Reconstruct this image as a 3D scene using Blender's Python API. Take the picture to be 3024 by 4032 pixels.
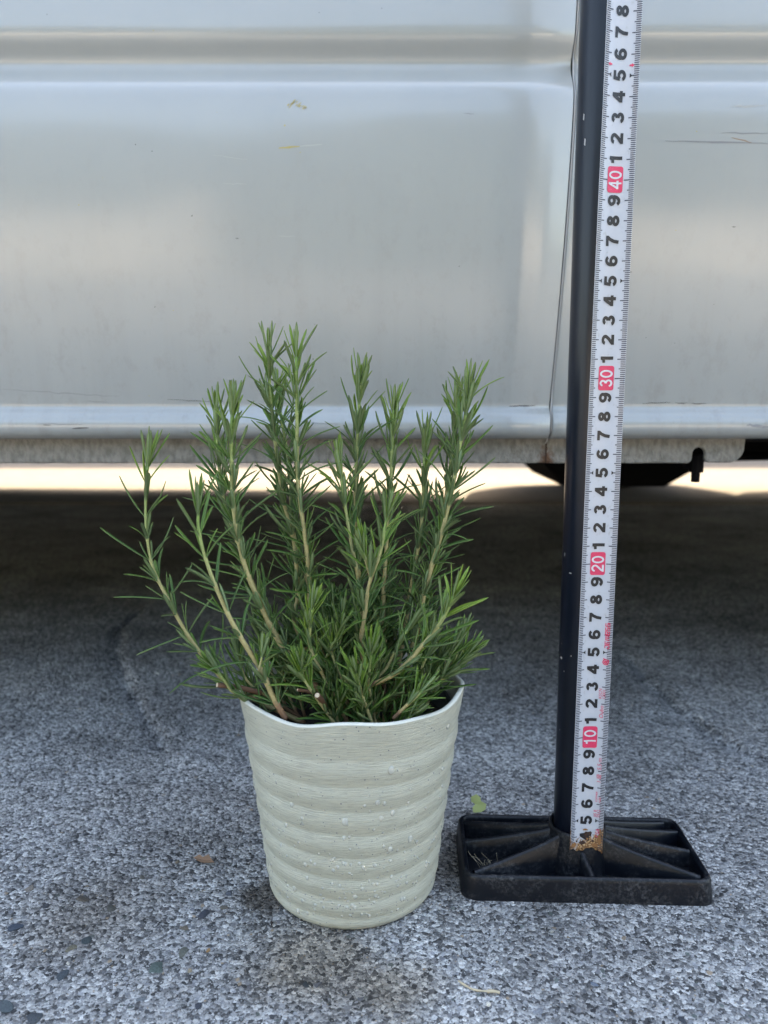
import bpy, bmesh, math, random
import numpy as np
from mathutils import Vector, Matrix

for _o in list(bpy.data.objects):
    bpy.data.objects.remove(_o)
scene = bpy.context.scene
COL = scene.collection
R = math.radians
CM = 0.01                      # everything below is written in centimetres

# ------------------------------------------------------------------ camera
CAM_H = 27.67                  # cm above the ground
PITCH = 8.0
cam_d = bpy.data.cameras.new("camera")
cam = bpy.data.objects.new("camera", cam_d)
COL.objects.link(cam)
cam.location = (0, 0, CAM_H * CM)
cam.rotation_euler = (R(90 - PITCH), 0, 0)
cam_d.sensor_width = 36.0
cam_d.lens = 27.04
cam_d.clip_start = 0.01
cam_d.clip_end = 400
cam_d.dof.use_dof = True
cam_d.dof.focus_distance = 0.415
cam_d.dof.aperture_fstop = 9.0
scene.camera = cam

# ------------------------------------------------------------------ light
SUN_ELEV, SUN_AZ = 46.0, 3.0   # the sun stands beyond the van
world = bpy.data.worlds.new("World")
scene.world = world
world.use_nodes = True
wn = world.node_tree
bg = wn.nodes["Background"]
sky = wn.nodes.new("ShaderNodeTexSky")
sky.sky_type = 'NISHITA'
sky.sun_disc = False
sky.sun_elevation = R(SUN_ELEV)
sky.sun_rotation = R(SUN_AZ)
sky.air_density = 1.0
sky.dust_density = 3.0
sky.ozone_density = 1.0
wn.links.new(sky.outputs[0], bg.inputs[0])
bg.inputs[1].default_value = 0.13
sun_d = bpy.data.lights.new("sun", 'SUN')
sun = bpy.data.objects.new("sun", sun_d)
COL.objects.link(sun)
sun_d.energy = 2.0
sun_d.angle = R(0.53)
sun_d.color = (1.0, 0.87, 0.72)
_sd = Vector((math.sin(R(SUN_AZ)) * math.cos(R(SUN_ELEV)), math.cos(R(SUN_AZ)) * math.cos(R(SUN_ELEV)), math.sin(R(SUN_ELEV))))
sun.rotation_euler = _sd.to_track_quat('Z', 'Y').to_euler()
sun.location = (0, 8, 8)

vs = scene.view_settings
vs.view_transform = 'Standard'
vs.look = 'None'
vs.exposure = 3.2
vs.use_white_balance = True      # the phone balances for open shade
vs.white_balance_temperature = 7700
vs.white_balance_tint = 8
vs.gamma = 1.0
scene.render.engine = 'CYCLES'
scene.cycles.use_denoising = True
scene.cycles.denoising_prefilter = 'ACCURATE'
scene.cycles.max_bounces = 8
scene.cycles.transmission_bounces = 6
scene.cycles.sample_clamp_indirect = 8

# ------------------------------------------------------------------ helpers
rng = np.random.default_rng(11)
random.seed(7)
_c, _s, _f = math.cos(R(PITCH)), math.sin(R(PITCH)), 3028.0


def at_y(px, py, Y):
    """world point (cm) seen at photo pixel px,py on the plane at distance Y"""
    a, b = (px - 1512) / _f, (py - 2016) / _f
    t = Y / (_c - b * _s)
    return Vector((a * t, Y, CAM_H + (-_s - b * _c) * t))


def on_ground(px, py, z=0.0):
    a, b = (px - 1512) / _f, (py - 2016) / _f
    t = (z - CAM_H) / (-_s - b * _c)
    return Vector((a * t, (_c - b * _s) * t, z))


def srgb(r, g, b):
    def f(v):
        v /= 255.0
        return v / 12.92 if v <= 0.04045 else ((v + 0.055) / 1.055) ** 2.4
    return (f(r), f(g), f(b), 1.0)


class N:
    """small node-material builder"""
    def __init__(self, name):
        self.m = bpy.data.materials.new(name)
        self.m.use_nodes = True
        self.t = self.m.node_tree
        self.b = self.t.nodes["Principled BSDF"]

    def n(self, kind, **kw):
        nd = self.t.nodes.new("ShaderNode" + kind)
        for k, v in kw.items():
            setattr(nd, k, v)
        return nd

    def l(self, a, b):
        self.t.links.new(a, b)

    def set(self, **kw):
        for k, v in kw.items():
            self.b.inputs[k.replace('_', ' ')].default_value = v
        return self

    def noise(self, vec, scale, detail=3, rough=0.55):
        nd = self.n("TexNoise")
        nd.inputs["Scale"].default_value = scale
        nd.inputs["Detail"].default_value = detail
        nd.inputs["Roughness"].default_value = rough
        if vec is not None:
            self.l(vec, nd.inputs["Vector"])
        return nd.outputs["Fac"]

    def ramp(self, fac, stops):
        nd = self.n("ValToRGB")
        e = nd.color_ramp.elements
        while len(e) < len(stops):
            e.new(0.5)
        for el, (p, c) in zip(e, stops):
            el.position = p
            el.color = c if len(c) == 4 else (*c, 1)
        self.l(fac, nd.inputs[0])
        return nd.outputs[0]

    def math(self, op, a, b=None, clamp=False):
        nd = self.n("Math", operation=op)
        nd.use_clamp = clamp
        for i, v in enumerate((a, b)):
            if v is None:
                continue
            if isinstance(v, (int, float)):
                nd.inputs[i].default_value = v
            else:
                self.l(v, nd.inputs[i])
        return nd.outputs[0]

    def mix(self, fac, a, b, mode='MIX'):
        nd = self.n("Mix", data_type='RGBA', blend_type=mode)
        for sock, v in ((nd.inputs[0], fac), (nd.inputs[6], a), (nd.inputs[7], b)):
            if isinstance(v, (int, float)):
                sock.default_value = v
            elif isinstance(v, (tuple, list)):
                sock.default_value = v if len(v) == 4 else (*v, 1)
            else:
                self.l(v, sock)
        return nd.outputs[2]

    def bump(self, height, strength=0.5, dist=0.001):
        nd = self.n("Bump")
        nd.inputs["Strength"].default_value = strength
        nd.inputs["Distance"].default_value = dist
        self.l(height, nd.inputs["Height"])
        self.l(nd.outputs[0], self.b.inputs["Normal"])

    def mapping(self, vec, scale):
        nd = self.n("Mapping")
        nd.inputs["Scale"].default_value = scale
        self.l(vec, nd.inputs["Vector"])
        return nd.outputs[0]

    @property
    def pos(self):
        return self.n("NewGeometry").outputs["Position"]

    @property
    def obj(self):
        return self.n("TexCoord").outputs["Object"]

    @property
    def uv(self):
        return self.n("TexCoord").outputs["UV"]

    def attr(self, name, out="Fac"):
        nd = self.n("Attribute")
        nd.attribute_name = name
        return nd.outputs[out]

    def color(self, sock):
        self.l(sock, self.b.inputs["Base Color"])
        return self


def mk(name, col, rough=0.6):
    m = N(name); m.set(Base_Color=col, Roughness=rough); return m.m


def obj_from(name, verts, faces, mat, parent=None, smooth=False, attrs=None, uv=None, kind=None):
    """verts in cm, world space when parent is None or sits at the origin"""
    me = bpy.data.meshes.new(name)
    v = np.asarray([tuple(p) for p in verts] if not isinstance(verts, np.ndarray) else verts, dtype=float) * CM
    off = Vector((0, 0, 0))
    if parent is not None:
        q = parent
        while q is not None:
            off = off + q.location
            q = q.parent
    v = v - np.array(off)
    me.from_pydata(v.tolist(), [], [list(map(int, f)) for f in faces])
    if smooth:
        me.polygons.foreach_set("use_smooth", [True] * len(me.polygons))
    if attrs:
        for k, a in attrs.items():
            a = np.asarray(a, dtype=float)
            if a.ndim == 1:
                at = me.attributes.new(k, 'FLOAT', 'POINT')
                at.data.foreach_set("value", a)
            else:
                at = me.attributes.new(k, 'FLOAT_COLOR', 'POINT')
                at.data.foreach_set("color", a.ravel())
    if uv is not None:
        ul = me.uv_layers.new(name="UVMap")
        idx = np.zeros(len(me.loops), dtype=int)
        me.loops.foreach_get("vertex_index", idx)
        ul.data.foreach_set("uv", np.asarray(uv, dtype=float)[idx].ravel())
    if mat is not None:
        me.materials.append(mat)
    me.update()
    o = bpy.data.objects.new(name, me)
    COL.objects.link(o)
    if parent is not None:
        o.parent = parent
    if kind:
        o["kind"] = kind
    return o


def thing(name, label, cat, loc, group=None):
    o = bpy.data.objects.new(name, None)
    COL.objects.link(o)
    o.empty_display_size = 0.02
    o.location = Vector(loc) * CM
    o["label"] = label
    o["category"] = cat
    o["kind"] = "thing"
    if group:
        o["group"] = group
    return o


def tag(o, label, cat, group=None):
    o["label"] = label
    o["category"] = cat
    if group:
        o["group"] = group
    return o


def box(x0, x1, y0, y1, z0, z1):
    v = [(x0, y0, z0), (x1, y0, z0), (x1, y1, z0), (x0, y1, z0), (x0, y0, z1), (x1, y0, z1), (x1, y1, z1), (x0, y1, z1)]
    f = [(0, 3, 2, 1), (4, 5, 6, 7), (0, 1, 5, 4), (1, 2, 6, 5), (2, 3, 7, 6), (3, 0, 4, 7)]
    return v, f


def join(parts):
    V, F = [], []
    for v, f in parts:
        b = len(V)
        V += [tuple(p) for p in v]
        F += [tuple(i + b for i in q) for q in f]
    return V, F


def bevel_mod(o, width, seg=2):
    m = o.modifiers.new("bevel", 'BEVEL')
    m.width = width * CM
    m.segments = seg
    m.limit_method = 'ANGLE'
    m.angle_limit = R(35)
    return o


def catmull(pts, n):
    """n+1 points on a Catmull-Rom curve through pts, spaced evenly by length"""
    P = [np.array(p, float) for p in pts]
    P = [2 * P[0] - P[1]] + P + [2 * P[-1] - P[-2]]
    out = []
    for i in range(1, len(P) - 2):
        for t in np.linspace(0, 1, 14, endpoint=False):
            p0, p1, p2, p3 = P[i - 1:i + 3]
            out.append(0.5 * ((2 * p1) + (-p0 + p2) * t + (2 * p0 - 5 * p1 + 4 * p2 - p3) * t * t + (-p0 + 3 * p1 - 3 * p2 + p3) * t ** 3))
    out.append(P[-2])
    out = np.array(out)
    seg = np.r_[0, np.cumsum(np.linalg.norm(np.diff(out, axis=0), axis=1))]
    s = np.linspace(0, seg[-1], n + 1)
    return np.stack([np.interp(s, seg, out[:, k]) for k in range(3)], 1), seg[-1]


def tube(path, radii, sides=8, caps=True):
    path = np.asarray(path, float)
    n = len(path)
    tan = np.gradient(path, axis=0)
    tan /= np.linalg.norm(tan, axis=1)[:, None] + 1e-9
    ref = np.array([0.31, 0.9, 0.2])
    V, F = [], []
    for i in range(n):
        a = np.cross(tan[i], ref)
        a /= np.linalg.norm(a)
        b = np.cross(tan[i], a)
        for k in range(sides):
            w = 2 * math.pi * k / sides
            V.append(path[i] + radii[i] * (math.cos(w) * a + math.sin(w) * b))
    for i in range(n - 1):
        for k in range(sides):
            k2 = (k + 1) % sides
            F.append((i * sides + k, i * sides + k2, (i + 1) * sides + k2, (i + 1) * sides + k))
    if caps:
        F.append(tuple(range(sides - 1, -1, -1)))
        F.append(tuple((n - 1) * sides + k for k in range(sides)))
    return V, F


def grid_noise(shape, cells, seed):
    g = np.random.default_rng(seed).random((cells[0] + 2, cells[1] + 2))
    y = np.linspace(0, cells[0], shape[0])
    x = np.linspace(0, cells[1], shape[1])
    yi, xi = y.astype(int), x.astype(int)
    fy, fx = (y - yi)[:, None], (x - xi)[None, :]
    fy, fx = fy * fy * (3 - 2 * fy), fx * fx * (3 - 2 * fx)
    a = g[np.ix_(yi, xi)]; b = g[np.ix_(yi, xi + 1)]; c = g[np.ix_(yi + 1, xi)]; d = g[np.ix_(yi + 1, xi + 1)]
    return (a * (1 - fx) + b * fx) * (1 - fy) + (c * (1 - fx) + d * fx) * fy


# ================================================================== GROUND
def wear_nodes(m):
    """broad dirt and stain pattern of the pavement, shared by slab and stones (multiplier colour)"""
    big = m.noise(m.mapping(m.pos, (1, 1, 1)), 9.0, 4, 0.6)
    mid = m.noise(m.pos, 38.0, 3, 0.6)
    dirt = m.ramp(big, [(0.34, (0.72, 0.71, 0.70)), (0.52, (0.98, 0.98, 0.98)), (0.70, (1.1, 1.1, 1.1))])
    d2 = m.ramp(mid, [(0.30, (0.70, 0.70, 0.70)), (0.48, (1.0, 1.0, 1.0)), (1.0, (1.06, 1.06, 1.06))])
    c = m.mix(1.0, dirt, d2, 'MULTIPLY')
    patch = m.ramp(m.noise(m.mapping(m.pos, (1, 1.4, 1)), 3.6, 5, 0.62), [(0.36, (0.74, 0.735, 0.73)), (0.5, (0.98, 0.98, 0.98)), (0.62, (1.22, 1.21, 1.19))])
    c = m.mix(1.0, c, patch, 'MULTIPLY')
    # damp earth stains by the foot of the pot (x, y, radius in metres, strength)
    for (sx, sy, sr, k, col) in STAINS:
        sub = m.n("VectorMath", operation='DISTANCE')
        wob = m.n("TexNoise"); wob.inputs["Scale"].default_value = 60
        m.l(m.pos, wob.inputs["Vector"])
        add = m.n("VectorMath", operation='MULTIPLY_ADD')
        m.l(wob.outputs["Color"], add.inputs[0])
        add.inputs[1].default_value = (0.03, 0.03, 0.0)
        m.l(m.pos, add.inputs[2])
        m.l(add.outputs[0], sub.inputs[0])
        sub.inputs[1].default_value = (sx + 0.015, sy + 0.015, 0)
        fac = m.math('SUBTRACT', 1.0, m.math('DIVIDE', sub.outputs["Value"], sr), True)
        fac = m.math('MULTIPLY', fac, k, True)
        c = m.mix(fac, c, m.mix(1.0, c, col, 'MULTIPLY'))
    return c


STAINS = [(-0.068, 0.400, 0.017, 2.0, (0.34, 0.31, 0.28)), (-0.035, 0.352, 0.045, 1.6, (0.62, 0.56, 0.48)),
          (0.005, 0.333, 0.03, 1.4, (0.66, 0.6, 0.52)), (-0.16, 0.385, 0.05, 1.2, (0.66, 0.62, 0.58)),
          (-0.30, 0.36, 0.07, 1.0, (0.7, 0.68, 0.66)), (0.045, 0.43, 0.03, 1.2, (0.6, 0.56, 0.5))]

gm = N("worn_pavement")
vor = gm.n("TexVoronoi", feature='F1')
vor.inputs["Scale"].default_value = 480
warp = gm.n("TexNoise"); warp.inputs["Scale"].default_value = 240
gm.l(gm.pos, warp.inputs["Vector"])
wadd = gm.n("VectorMath", operation='MULTIPLY_ADD')
gm.l(warp.outputs["Color"], wadd.inputs[0]); wadd.inputs[1].default_value = (0.0014, 0.0014, 0.0014); gm.l(gm.pos, wadd.inputs[2])
gm.l(wadd.outputs[0], vor.inputs["Vector"])
sep = gm.n("SeparateColor"); gm.l(vor.outputs["Color"], sep.inputs[0])
cell = gm.ramp(sep.outputs[0], [(0.0, (0.055, 0.055, 0.056)), (0.25, (0.16, 0.158, 0.158)), (0.5, (0.29, 0.287, 0.284)), (0.8, (0.44, 0.435, 0.425)), (1.0, (0.6, 0.59, 0.57))])
fine = gm.noise(gm.pos, 900, 4, 0.7)
pits = gm.ramp(fine, [(0.36, (0.15, 0.15, 0.15)), (0.46, (0.95, 0.95, 0.95)), (0.7, (1.35, 1.33, 1.3))])
gc = gm.mix(1.0, cell, pits, 'MULTIPLY')
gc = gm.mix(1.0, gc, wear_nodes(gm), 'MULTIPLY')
gm.color(gc).set(Roughness=0.86, Specular_IOR_Level=0.3)
hgt = gm.math('ADD', gm.math('MULTIPLY', vor.outputs["Distance"], -120.0), gm.math('MULTIPLY', fine, 1.1))
gm.bump(hgt, 0.4, 0.0007)
M_GROUND = gm.m

GX0, GX1, GY0, GY1, GS = -75.0, 75.0, 14.0, 140.0, 0.6
nx, ny = int((GX1 - GX0) / GS) + 1, int((GY1 - GY0) / GS) + 1
gx, gy = np.linspace(GX0, GX1, nx), np.linspace(GY0, GY1, ny)
XX, YY = np.meshgrid(gx, gy)
hz = (grid_noise((ny, nx), (14, 17), 1) - 0.5) * 0.22 + (grid_noise((ny, nx), (60, 72), 2) - 0.5) * 0.12 + (grid_noise((ny, nx), (150, 180), 3) - 0.5) * 0.12


def seg_dist(X, Y, pts):
    best = np.full(X.shape, 1e9); side = np.zeros(X.shape)
    for (a, b) in zip(pts[:-1], pts[1:]):
        ax, ay = a; bx, by = b
        dx, dy = bx - ax, by - ay
        t = np.clip(((X - ax) * dx + (Y - ay) * dy) / (dx * dx + dy * dy), 0, 1)
        d = np.hypot(X - ax - t * dx, Y - ay - t * dy)
        s = np.sign(dx * (Y - ay) - dy * (X - ax))
        m = d < best
        best[m] = d[m]; side[m] = s[m]
    return best, side


CRACKS = [[tuple(on_ground(*p))[:2] for p in ((560, 2400), (480, 2470), (468, 2560), (500, 2680), (600, 2850), (650, 2930))],
          [tuple(on_ground(*p))[:2] for p in ((2500, 2600), (2560, 2680), (2690, 2790), (2800, 2880), (2900, 2930))]]
for ck in CRACKS:
    d, s = seg_dist(XX, YY, ck)
    hz += s * 0.34 * np.exp(-d / 2.6) - 0.30 * np.exp(-(d / 0.5) ** 2)
fade = np.clip(np.minimum.reduce([XX - GX0, GX1 - XX, YY - GY0, GY1 - YY]) / 10.0, 0, 1)
stand_flat = np.clip((np.hypot(XX + 1.8, YY - 41.9) - 5.0) / 2, 0, 1) * np.clip(np.maximum(np.abs(XX - 11.4) - 7.6, np.abs(YY - 42.6) - 3.6) / 1.5, 0, 1)
hz = hz * fade * stand_flat - 0.02
hz[0, :] = hz[-1, :] = 0; hz[:, 0] = hz[:, -1] = 0


def ground_z(x, y):
    i = np.clip((np.asarray(x) - GX0) / GS, 0, nx - 1.001); j = np.clip((np.asarray(y) - GY0) / GS, 0, ny - 1.001)
    i0, j0 = i.astype(int), j.astype(int); fi, fj = i - i0, j - j0
    return (hz[j0, i0] * (1 - fi) + hz[j0, i0 + 1] * fi) * (1 - fj) + (hz[j0 + 1, i0] * (1 - fi) + hz[j0 + 1, i0 + 1] * fi) * fj


gv = np.stack([XX.ravel(), YY.ravel(), hz.ravel()], 1)
ii = np.arange((ny - 1) * (nx - 1)); jr, ic = ii // (nx - 1), ii % (nx - 1)
a0 = jr * nx + ic
gf = np.stack([a0, a0 + 1, a0 + nx + 1, a0 + nx], 1).tolist()
B = 9000.0
nb = len(gv)
ring = np.array([(-B, -B, 0), (B, -B, 0), (B, B, 0), (-B, B, 0)], float)
gv = np.vstack([gv, ring])
cs = [0, nx - 1, ny * nx - 1, (ny - 1) * nx]
gf += [[nb, nb + 1, cs[1], cs[0]], [nb + 1, nb + 2, cs[2], cs[1]], [nb + 2, nb + 3, cs[3], cs[2]], [nb + 3, nb, cs[0], cs[3]]]
ground = obj_from("ground", gv, gf, M_GROUND, smooth=True)
ground["kind"] = "structure"
ground["label"] = "worn grey aggregate pavement in the shade of the van"

dv = N("darkened_sunlit_ground")  # added sheet; beige set darker so the sunlit ground does not blow out
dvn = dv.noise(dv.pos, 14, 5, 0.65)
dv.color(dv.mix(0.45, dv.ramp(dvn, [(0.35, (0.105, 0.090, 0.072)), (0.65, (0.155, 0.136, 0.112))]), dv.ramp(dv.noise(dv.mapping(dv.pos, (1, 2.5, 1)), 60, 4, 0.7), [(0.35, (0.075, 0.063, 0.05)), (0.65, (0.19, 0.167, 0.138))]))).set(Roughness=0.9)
ground_sheet = obj_from("sunlit_ground_sheet", [(-900, 212, 0.45), (900, 212, 0.45), (900, 1500, 0.45), (-900, 1500, 0.45), (-900, 212, -1), (900, 212, -1)], [(0, 1, 2, 3), (4, 5, 1, 0)], dv.m)
ground_sheet["kind"] = "structure"
ground_sheet["label"] = "sunlit ground seen beneath the van, an added sheet darkened against overexposure"

# ---- aggregate: stones set in the worn surface
sm = N("aggregate_stone")
scol = sm.attr("stone_colour", "Color")
grain = sm.noise(sm.pos, 1500, 3, 0.7)
sc = sm.mix(1.0, scol, sm.ramp(grain, [(0.3, (0.6, 0.6, 0.6)), (0.55, (1.0, 1.0, 1.0)), (0.8, (1.35, 1.35, 1.33))]), 'MULTIPLY')
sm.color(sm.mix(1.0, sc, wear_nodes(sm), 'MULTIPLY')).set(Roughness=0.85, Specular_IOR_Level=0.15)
sm.bump(grain, 0.5, 0.0004)
M_STONE = sm.m

PAL = np.array([(0.48, 0.475, 0.465), (0.39, 0.388, 0.385), (0.29, 0.292, 0.302), (0.17, 0.172, 0.182), (0.07, 0.07, 0.073), (0.58, 0.57, 0.55), (0.34, 0.27, 0.2), (0.15, 0.17, 0.16)])
PW = np.array([0.26, 0.25, 0.21, 0.13, 0.075, 0.045, 0.025, 0.03])


def stones(n, region, smin, smax, seed, power=2.2):
    g = np.random.default_rng(seed)
    y = region[2] + (region[3] - region[2]) * g.random(n) ** 1.25
    hw = 0.56 * y + 4
    x = (g.random(n) * 2 - 1) * np.minimum(hw, 70)
    size = smin + (smax - smin) * g.random(n) ** power
    keep = (np.hypot(x + 1.8, y - 41.9) > 4.5)
    keep &= ~((np.abs(x - 11.4) < 6.6) & (np.abs(y - 42.6) < 2.6))
    x, y, size = x[keep], y[keep], size[keep]
    n = len(x)
    K = 7
    ang = np.linspace(0, 2 * math.pi, K, endpoint=False)[None] + g.random((n, 1)) * 6.28 + (g.random((n, K)) - 0.5) * 0.6
    rad = 0.5 * size[:, None] * (0.7 + 0.55 * g.random((n, K)))
    asp = 0.6 + 0.4 * g.random((n, 1)); rot = g.random((n, 1)) * 3.14
    lx, ly = rad * np.cos(ang), rad * np.sin(ang) * asp
    ox, oy = lx * np.cos(rot) - ly * np.sin(rot), lx * np.sin(rot) + ly * np.cos(rot)
    h = 0.010 + size * (0.02 + 0.08 * g.random(n))
    base = ground_z(x, y)
    tilt = (g.random((n, 2)) - 0.5) * 0.2
    V = np.zeros((n, 2 * K + 1, 3))
    for r_, (k, zf) in enumerate(((1.0, -0.05), (0.74, 1.0))):
        V[:, r_ * K:(r_ + 1) * K, 0] = x[:, None] + ox * k
        V[:, r_ * K:(r_ + 1) * K, 1] = y[:, None] + oy * k
        zt = base[:, None] + (h[:, None] * 0.85 * zf if zf > 0 else -0.06)
        V[:, r_ * K:(r_ + 1) * K, 2] = zt + (tilt[:, :1] * ox + tilt[:, 1:] * oy) * k * (1 if zf > 0 else 0)
    V[:, 2 * K, 0], V[:, 2 * K, 1], V[:, 2 * K, 2] = x, y, base + h
    F = []
    for k in range(K):
        k2 = (k + 1) % K
        F += [(k, k2, K + k2), (k, K + k2, K + k), (K + k, K + k2, 2 * K)]
    F = np.array(F)[None] + (np.arange(n) * (2 * K + 1))[:, None, None]
    ci = g.choice(len(PAL), n, p=PW / PW.sum())
    col = PAL[ci] * (0.72 + 0.56 * g.random((n, 1)))
    col = np.concatenate([col, np.ones((n, 1))], 1)
    return V.reshape(-1, 3), F.reshape(-1, 3), np.repeat(col, 2 * K + 1, 0)


sv1, sf1, sc1 = stones(21000, (0, 0, 22, 85), 0.10, 0.40, 21, 2.4)
sv2, sf2, sc2 = stones(32000, (0, 0, 22, 66), 0.06, 0.16, 22, 1.5)
obj_from("aggregate", np.vstack([sv1, sv2]), np.vstack([sf1, sf2 + len(sv1)]), M_STONE, ground, attrs={"stone_colour": np.vstack([sc1, sc2])}, kind="stuff")


def blob(center, rx, ry, rz, seed, lift=0.4, sub=2):
    """an irregular stone, sunk into the ground"""
    bm = bmesh.new()
    bmesh.ops.create_icosphere(bm, subdivisions=sub, radius=1)
    g = random.Random(seed)
    dirs = [(Vector((g.gauss(0, 1), g.gauss(0, 1), g.gauss(0, 0.7))).normalized(), g.uniform(0.30, 0.75)) for _ in range(11)]
    for v in bm.verts:
        p = v.co.copy()
        for d_, k in dirs:
            q = p.dot(d_)
            if q > k:
                p -= d_ * (q - k)
        v.co = p
    a = g.uniform(0, 6.28)
    rot = Matrix.Rotation(a, 3, 'Z')
    V = []
    for v in bm.verts:
        p = rot @ Vector((v.co.x * rx, v.co.y * ry, v.co.z * rz))
        V.append((center[0] + p.x, center[1] + p.y, center[2] + rz * lift + p.z))
    F = [tuple(v.index for v in f.verts) for f in bm.faces]
    bm.free()
    return V, F


# bigger stones set flush in the pavement: (photo x, photo y, half-size across, colour)
BIG = [(805, 3600, .55, (.055, .06, .075)), (725, 3652, .50, (.14, .12, .095)), (620, 3810, .62, (.10, .13, .12)), (605, 3198, .28, (.10, .11, .12)),
       (325, 3545, .65, (.16, .145, .125)), (440, 3580, .60, (.12, .125, .12)), (560, 3460, .42, (.14, .135, .12)), (345, 3700, .45, (.07, .09, .10)),
       (240, 3840, .55, (.07, .085, .10)), (60, 3655, .60, (.07, .085, .11)), (115, 3505, .60, (.20, .175, .15)), (720, 3745, .55, (.13, .135, .115)),
       (905, 3520, .40, (.10, .11, .13)), (880, 3575, .33, (.17, .155, .13)), (180, 3575, .45, (.075, .08, .09)), (280, 3735, .40, (.2, .19, .15)),
       (30, 3960, .6, (.10, .12, .13)), (130, 4005, .5, (.08, .09, .10)), (420, 3110, .24, (.09, .095, .1)), (590, 2935, .32, (.06, .07, .08)),
       (855, 2985, .3, (.07, .075, .08)), (670, 3390, .26, (.06, .065, .08)), (1190, 3620, .2, (.03, .03, .03)), (2050, 3610, .3, (.09, .09, .09)),
       (2560, 3600, .26, (.10, .10, .10)), (1985, 3790, .35, (.2, .2, .2)), (2345, 3870, .3, (.18, .21, .26)), (2120, 3990, .35, (.24, .25, .27)),
       (2690, 4015, .4, (.06, .065, .075)), (2760, 2790, .4, (.05, .055, .06)), (2880, 3060, .4, (.07, .075, .08)), (2740, 3020, .5, (.13, .13, .14)),
       (1560, 4000, .3, (.3, .31, .33)), (1420, 3930, .32, (.16, .17, .19)), (1250, 3880, .3, (.15, .16, .19)), (1790, 3960, .32, (.28, .28, .29)),
       (1210, 3885, .4, (.06, .075, .09)), (980, 3890, .32, (.2, .2, .21)), (560, 3930, .4, (.14, .15, .16)), (780, 3960, .3, (.07, .075, .09))]
for k, (px, py, sz, colr) in enumerate(BIG):
    p = on_ground(px, py)
    p.z = float(ground_z(np.array([p.x]), np.array([p.y]))[0])
    v, f = blob(p, sz, sz * random.uniform(.5, .95), sz * 0.30, 100 + k, lift=0.02, sub=2)
    obj_from("stone", v, f, M_STONE, ground, smooth=False, attrs={"stone_colour": np.tile(np.array([[*colr, 1.0]]), (len(v), 1))})

# ================================================================== UNSEEN WALL ADDED BEYOND THE VAN
bw = N("concrete_block")
bwn = bw.noise(bw.pos, 18, 5, 0.6)
bw.color(bw.ramp(bwn, [(0.3, (0.24, 0.225, 0.20)), (0.7, (0.36, 0.345, 0.315))])).set(Roughness=0.9)
bw.bump(bw.noise(bw.pos, 160, 3), 0.5, 0.002)
wall = thing("added_block_wall", "unseen concrete block wall added beyond the van to block low sky", "wall", (0, 472, 0))  # added out of view; blocks horizon light, shades the strip's far edge
wall_core = obj_from("mortar", *box(-420, 420, 467.6, 476.4, -2, 138), bw.m, wall)
blk = bpy.data.meshes.new("block")
bv_, bf_ = box(-19.5, 19.5, -5, 5, -9.6, 9.6)
blk.from_pydata([tuple(c * CM for c in p) for p in bv_], [], bf_)
blk.materials.append(bw.m)
for _r in range(7):
    for _k in range(21):
        o = bpy.data.objects.new("block", blk)
        COL.objects.link(o); o.parent = wall
        o.location = ((-400 + _k * 40 + (20 if _r % 2 else 0)) * CM, 0, (9.8 + _r * 20) * CM)
obj_from("coping", *box(-425, 425, 465.5, 478.5, 139.8, 144), bw.m, wall)

# unseen cream walls either side of a gateway, added for the van's paint to mirror
cw = N("cream_render")
cw.color(cw.ramp(cw.noise(cw.pos, 6, 4, 0.6), [(0.3, (0.40, 0.375, 0.335)), (0.7, (0.52, 0.495, 0.45))])).set(Roughness=0.9)
for (xa, xb, lab) in ((-620, -150, "cream rendered garden wall behind the camera, on the pot's side of the gateway"), (150, 620, "cream rendered garden wall behind the camera, on the tape's side of the gateway")):
    w_ = thing("added_garden_wall", lab, "wall", ((xa + xb) / 2, -530, 0), "walls added behind the camera")
    obj_from("wall_face", *box(xa, xb, -540, -525, -2, 92), cw.m, w_)
    obj_from("coping", *box(xa - 3, xb + 3, -544, -521, 92.2, 98), bw.m, w_)
    px_ = xb if xb < 0 else xa
    obj_from("gate_post", *box(px_ - 16, px_ + 16, -548, -517, -2, 128), cw.m, w_)

# evergreen hedge added over those walls to block low sky: dense leaf faces through the whole volume
hm = N("hedge_leaf")
hm.color(hm.ramp(hm.attr("shade_of_green"), [(0.0, (0.018, 0.045, 0.014)), (0.6, (0.045, 0.095, 0.025)), (1.0, (0.09, 0.15, 0.04))])).set(Roughness=0.55)
hg = np.random.default_rng(77)
nh = 15000
hx = hg.uniform(-900, 900, nh)
hb = 40 * np.sin(hx / 130) + 22 * np.sin(hx / 47 + 1)
hzt = 60 + hg.random(nh) ** 0.8 * (240 + hb)
hy = -600 - hg.random(nh) * 90 - 12 * np.sin(hzt / 40 + hx / 60)
ctr = np.stack([hx, hy, hzt], 1)
ta = hg.normal(size=(nh, 3)); ta /= np.linalg.norm(ta, axis=1)[:, None]
tb = np.cross(ta, hg.normal(size=(nh, 3))); tb /= np.linalg.norm(tb, axis=1)[:, None]
sz_ = hg.uniform(5, 11, (nh, 1))
hv = np.stack([ctr - ta * sz_, ctr + tb * sz_ * .5, ctr + ta * sz_, ctr - tb * sz_ * .5], 1).reshape(-1, 3)
hedge = thing("hedge", "tall dense evergreen hedge added behind the camera to block low sky, seen only as a dim reflection", "hedge", (0, -650, 0))
obj_from("foliage", hv, np.arange(nh * 4).reshape(-1, 4), hm.m, hedge, attrs={"shade_of_green": np.repeat(hg.random(nh), 4)}, kind="stuff")
core_v, core_f = [], []
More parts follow.
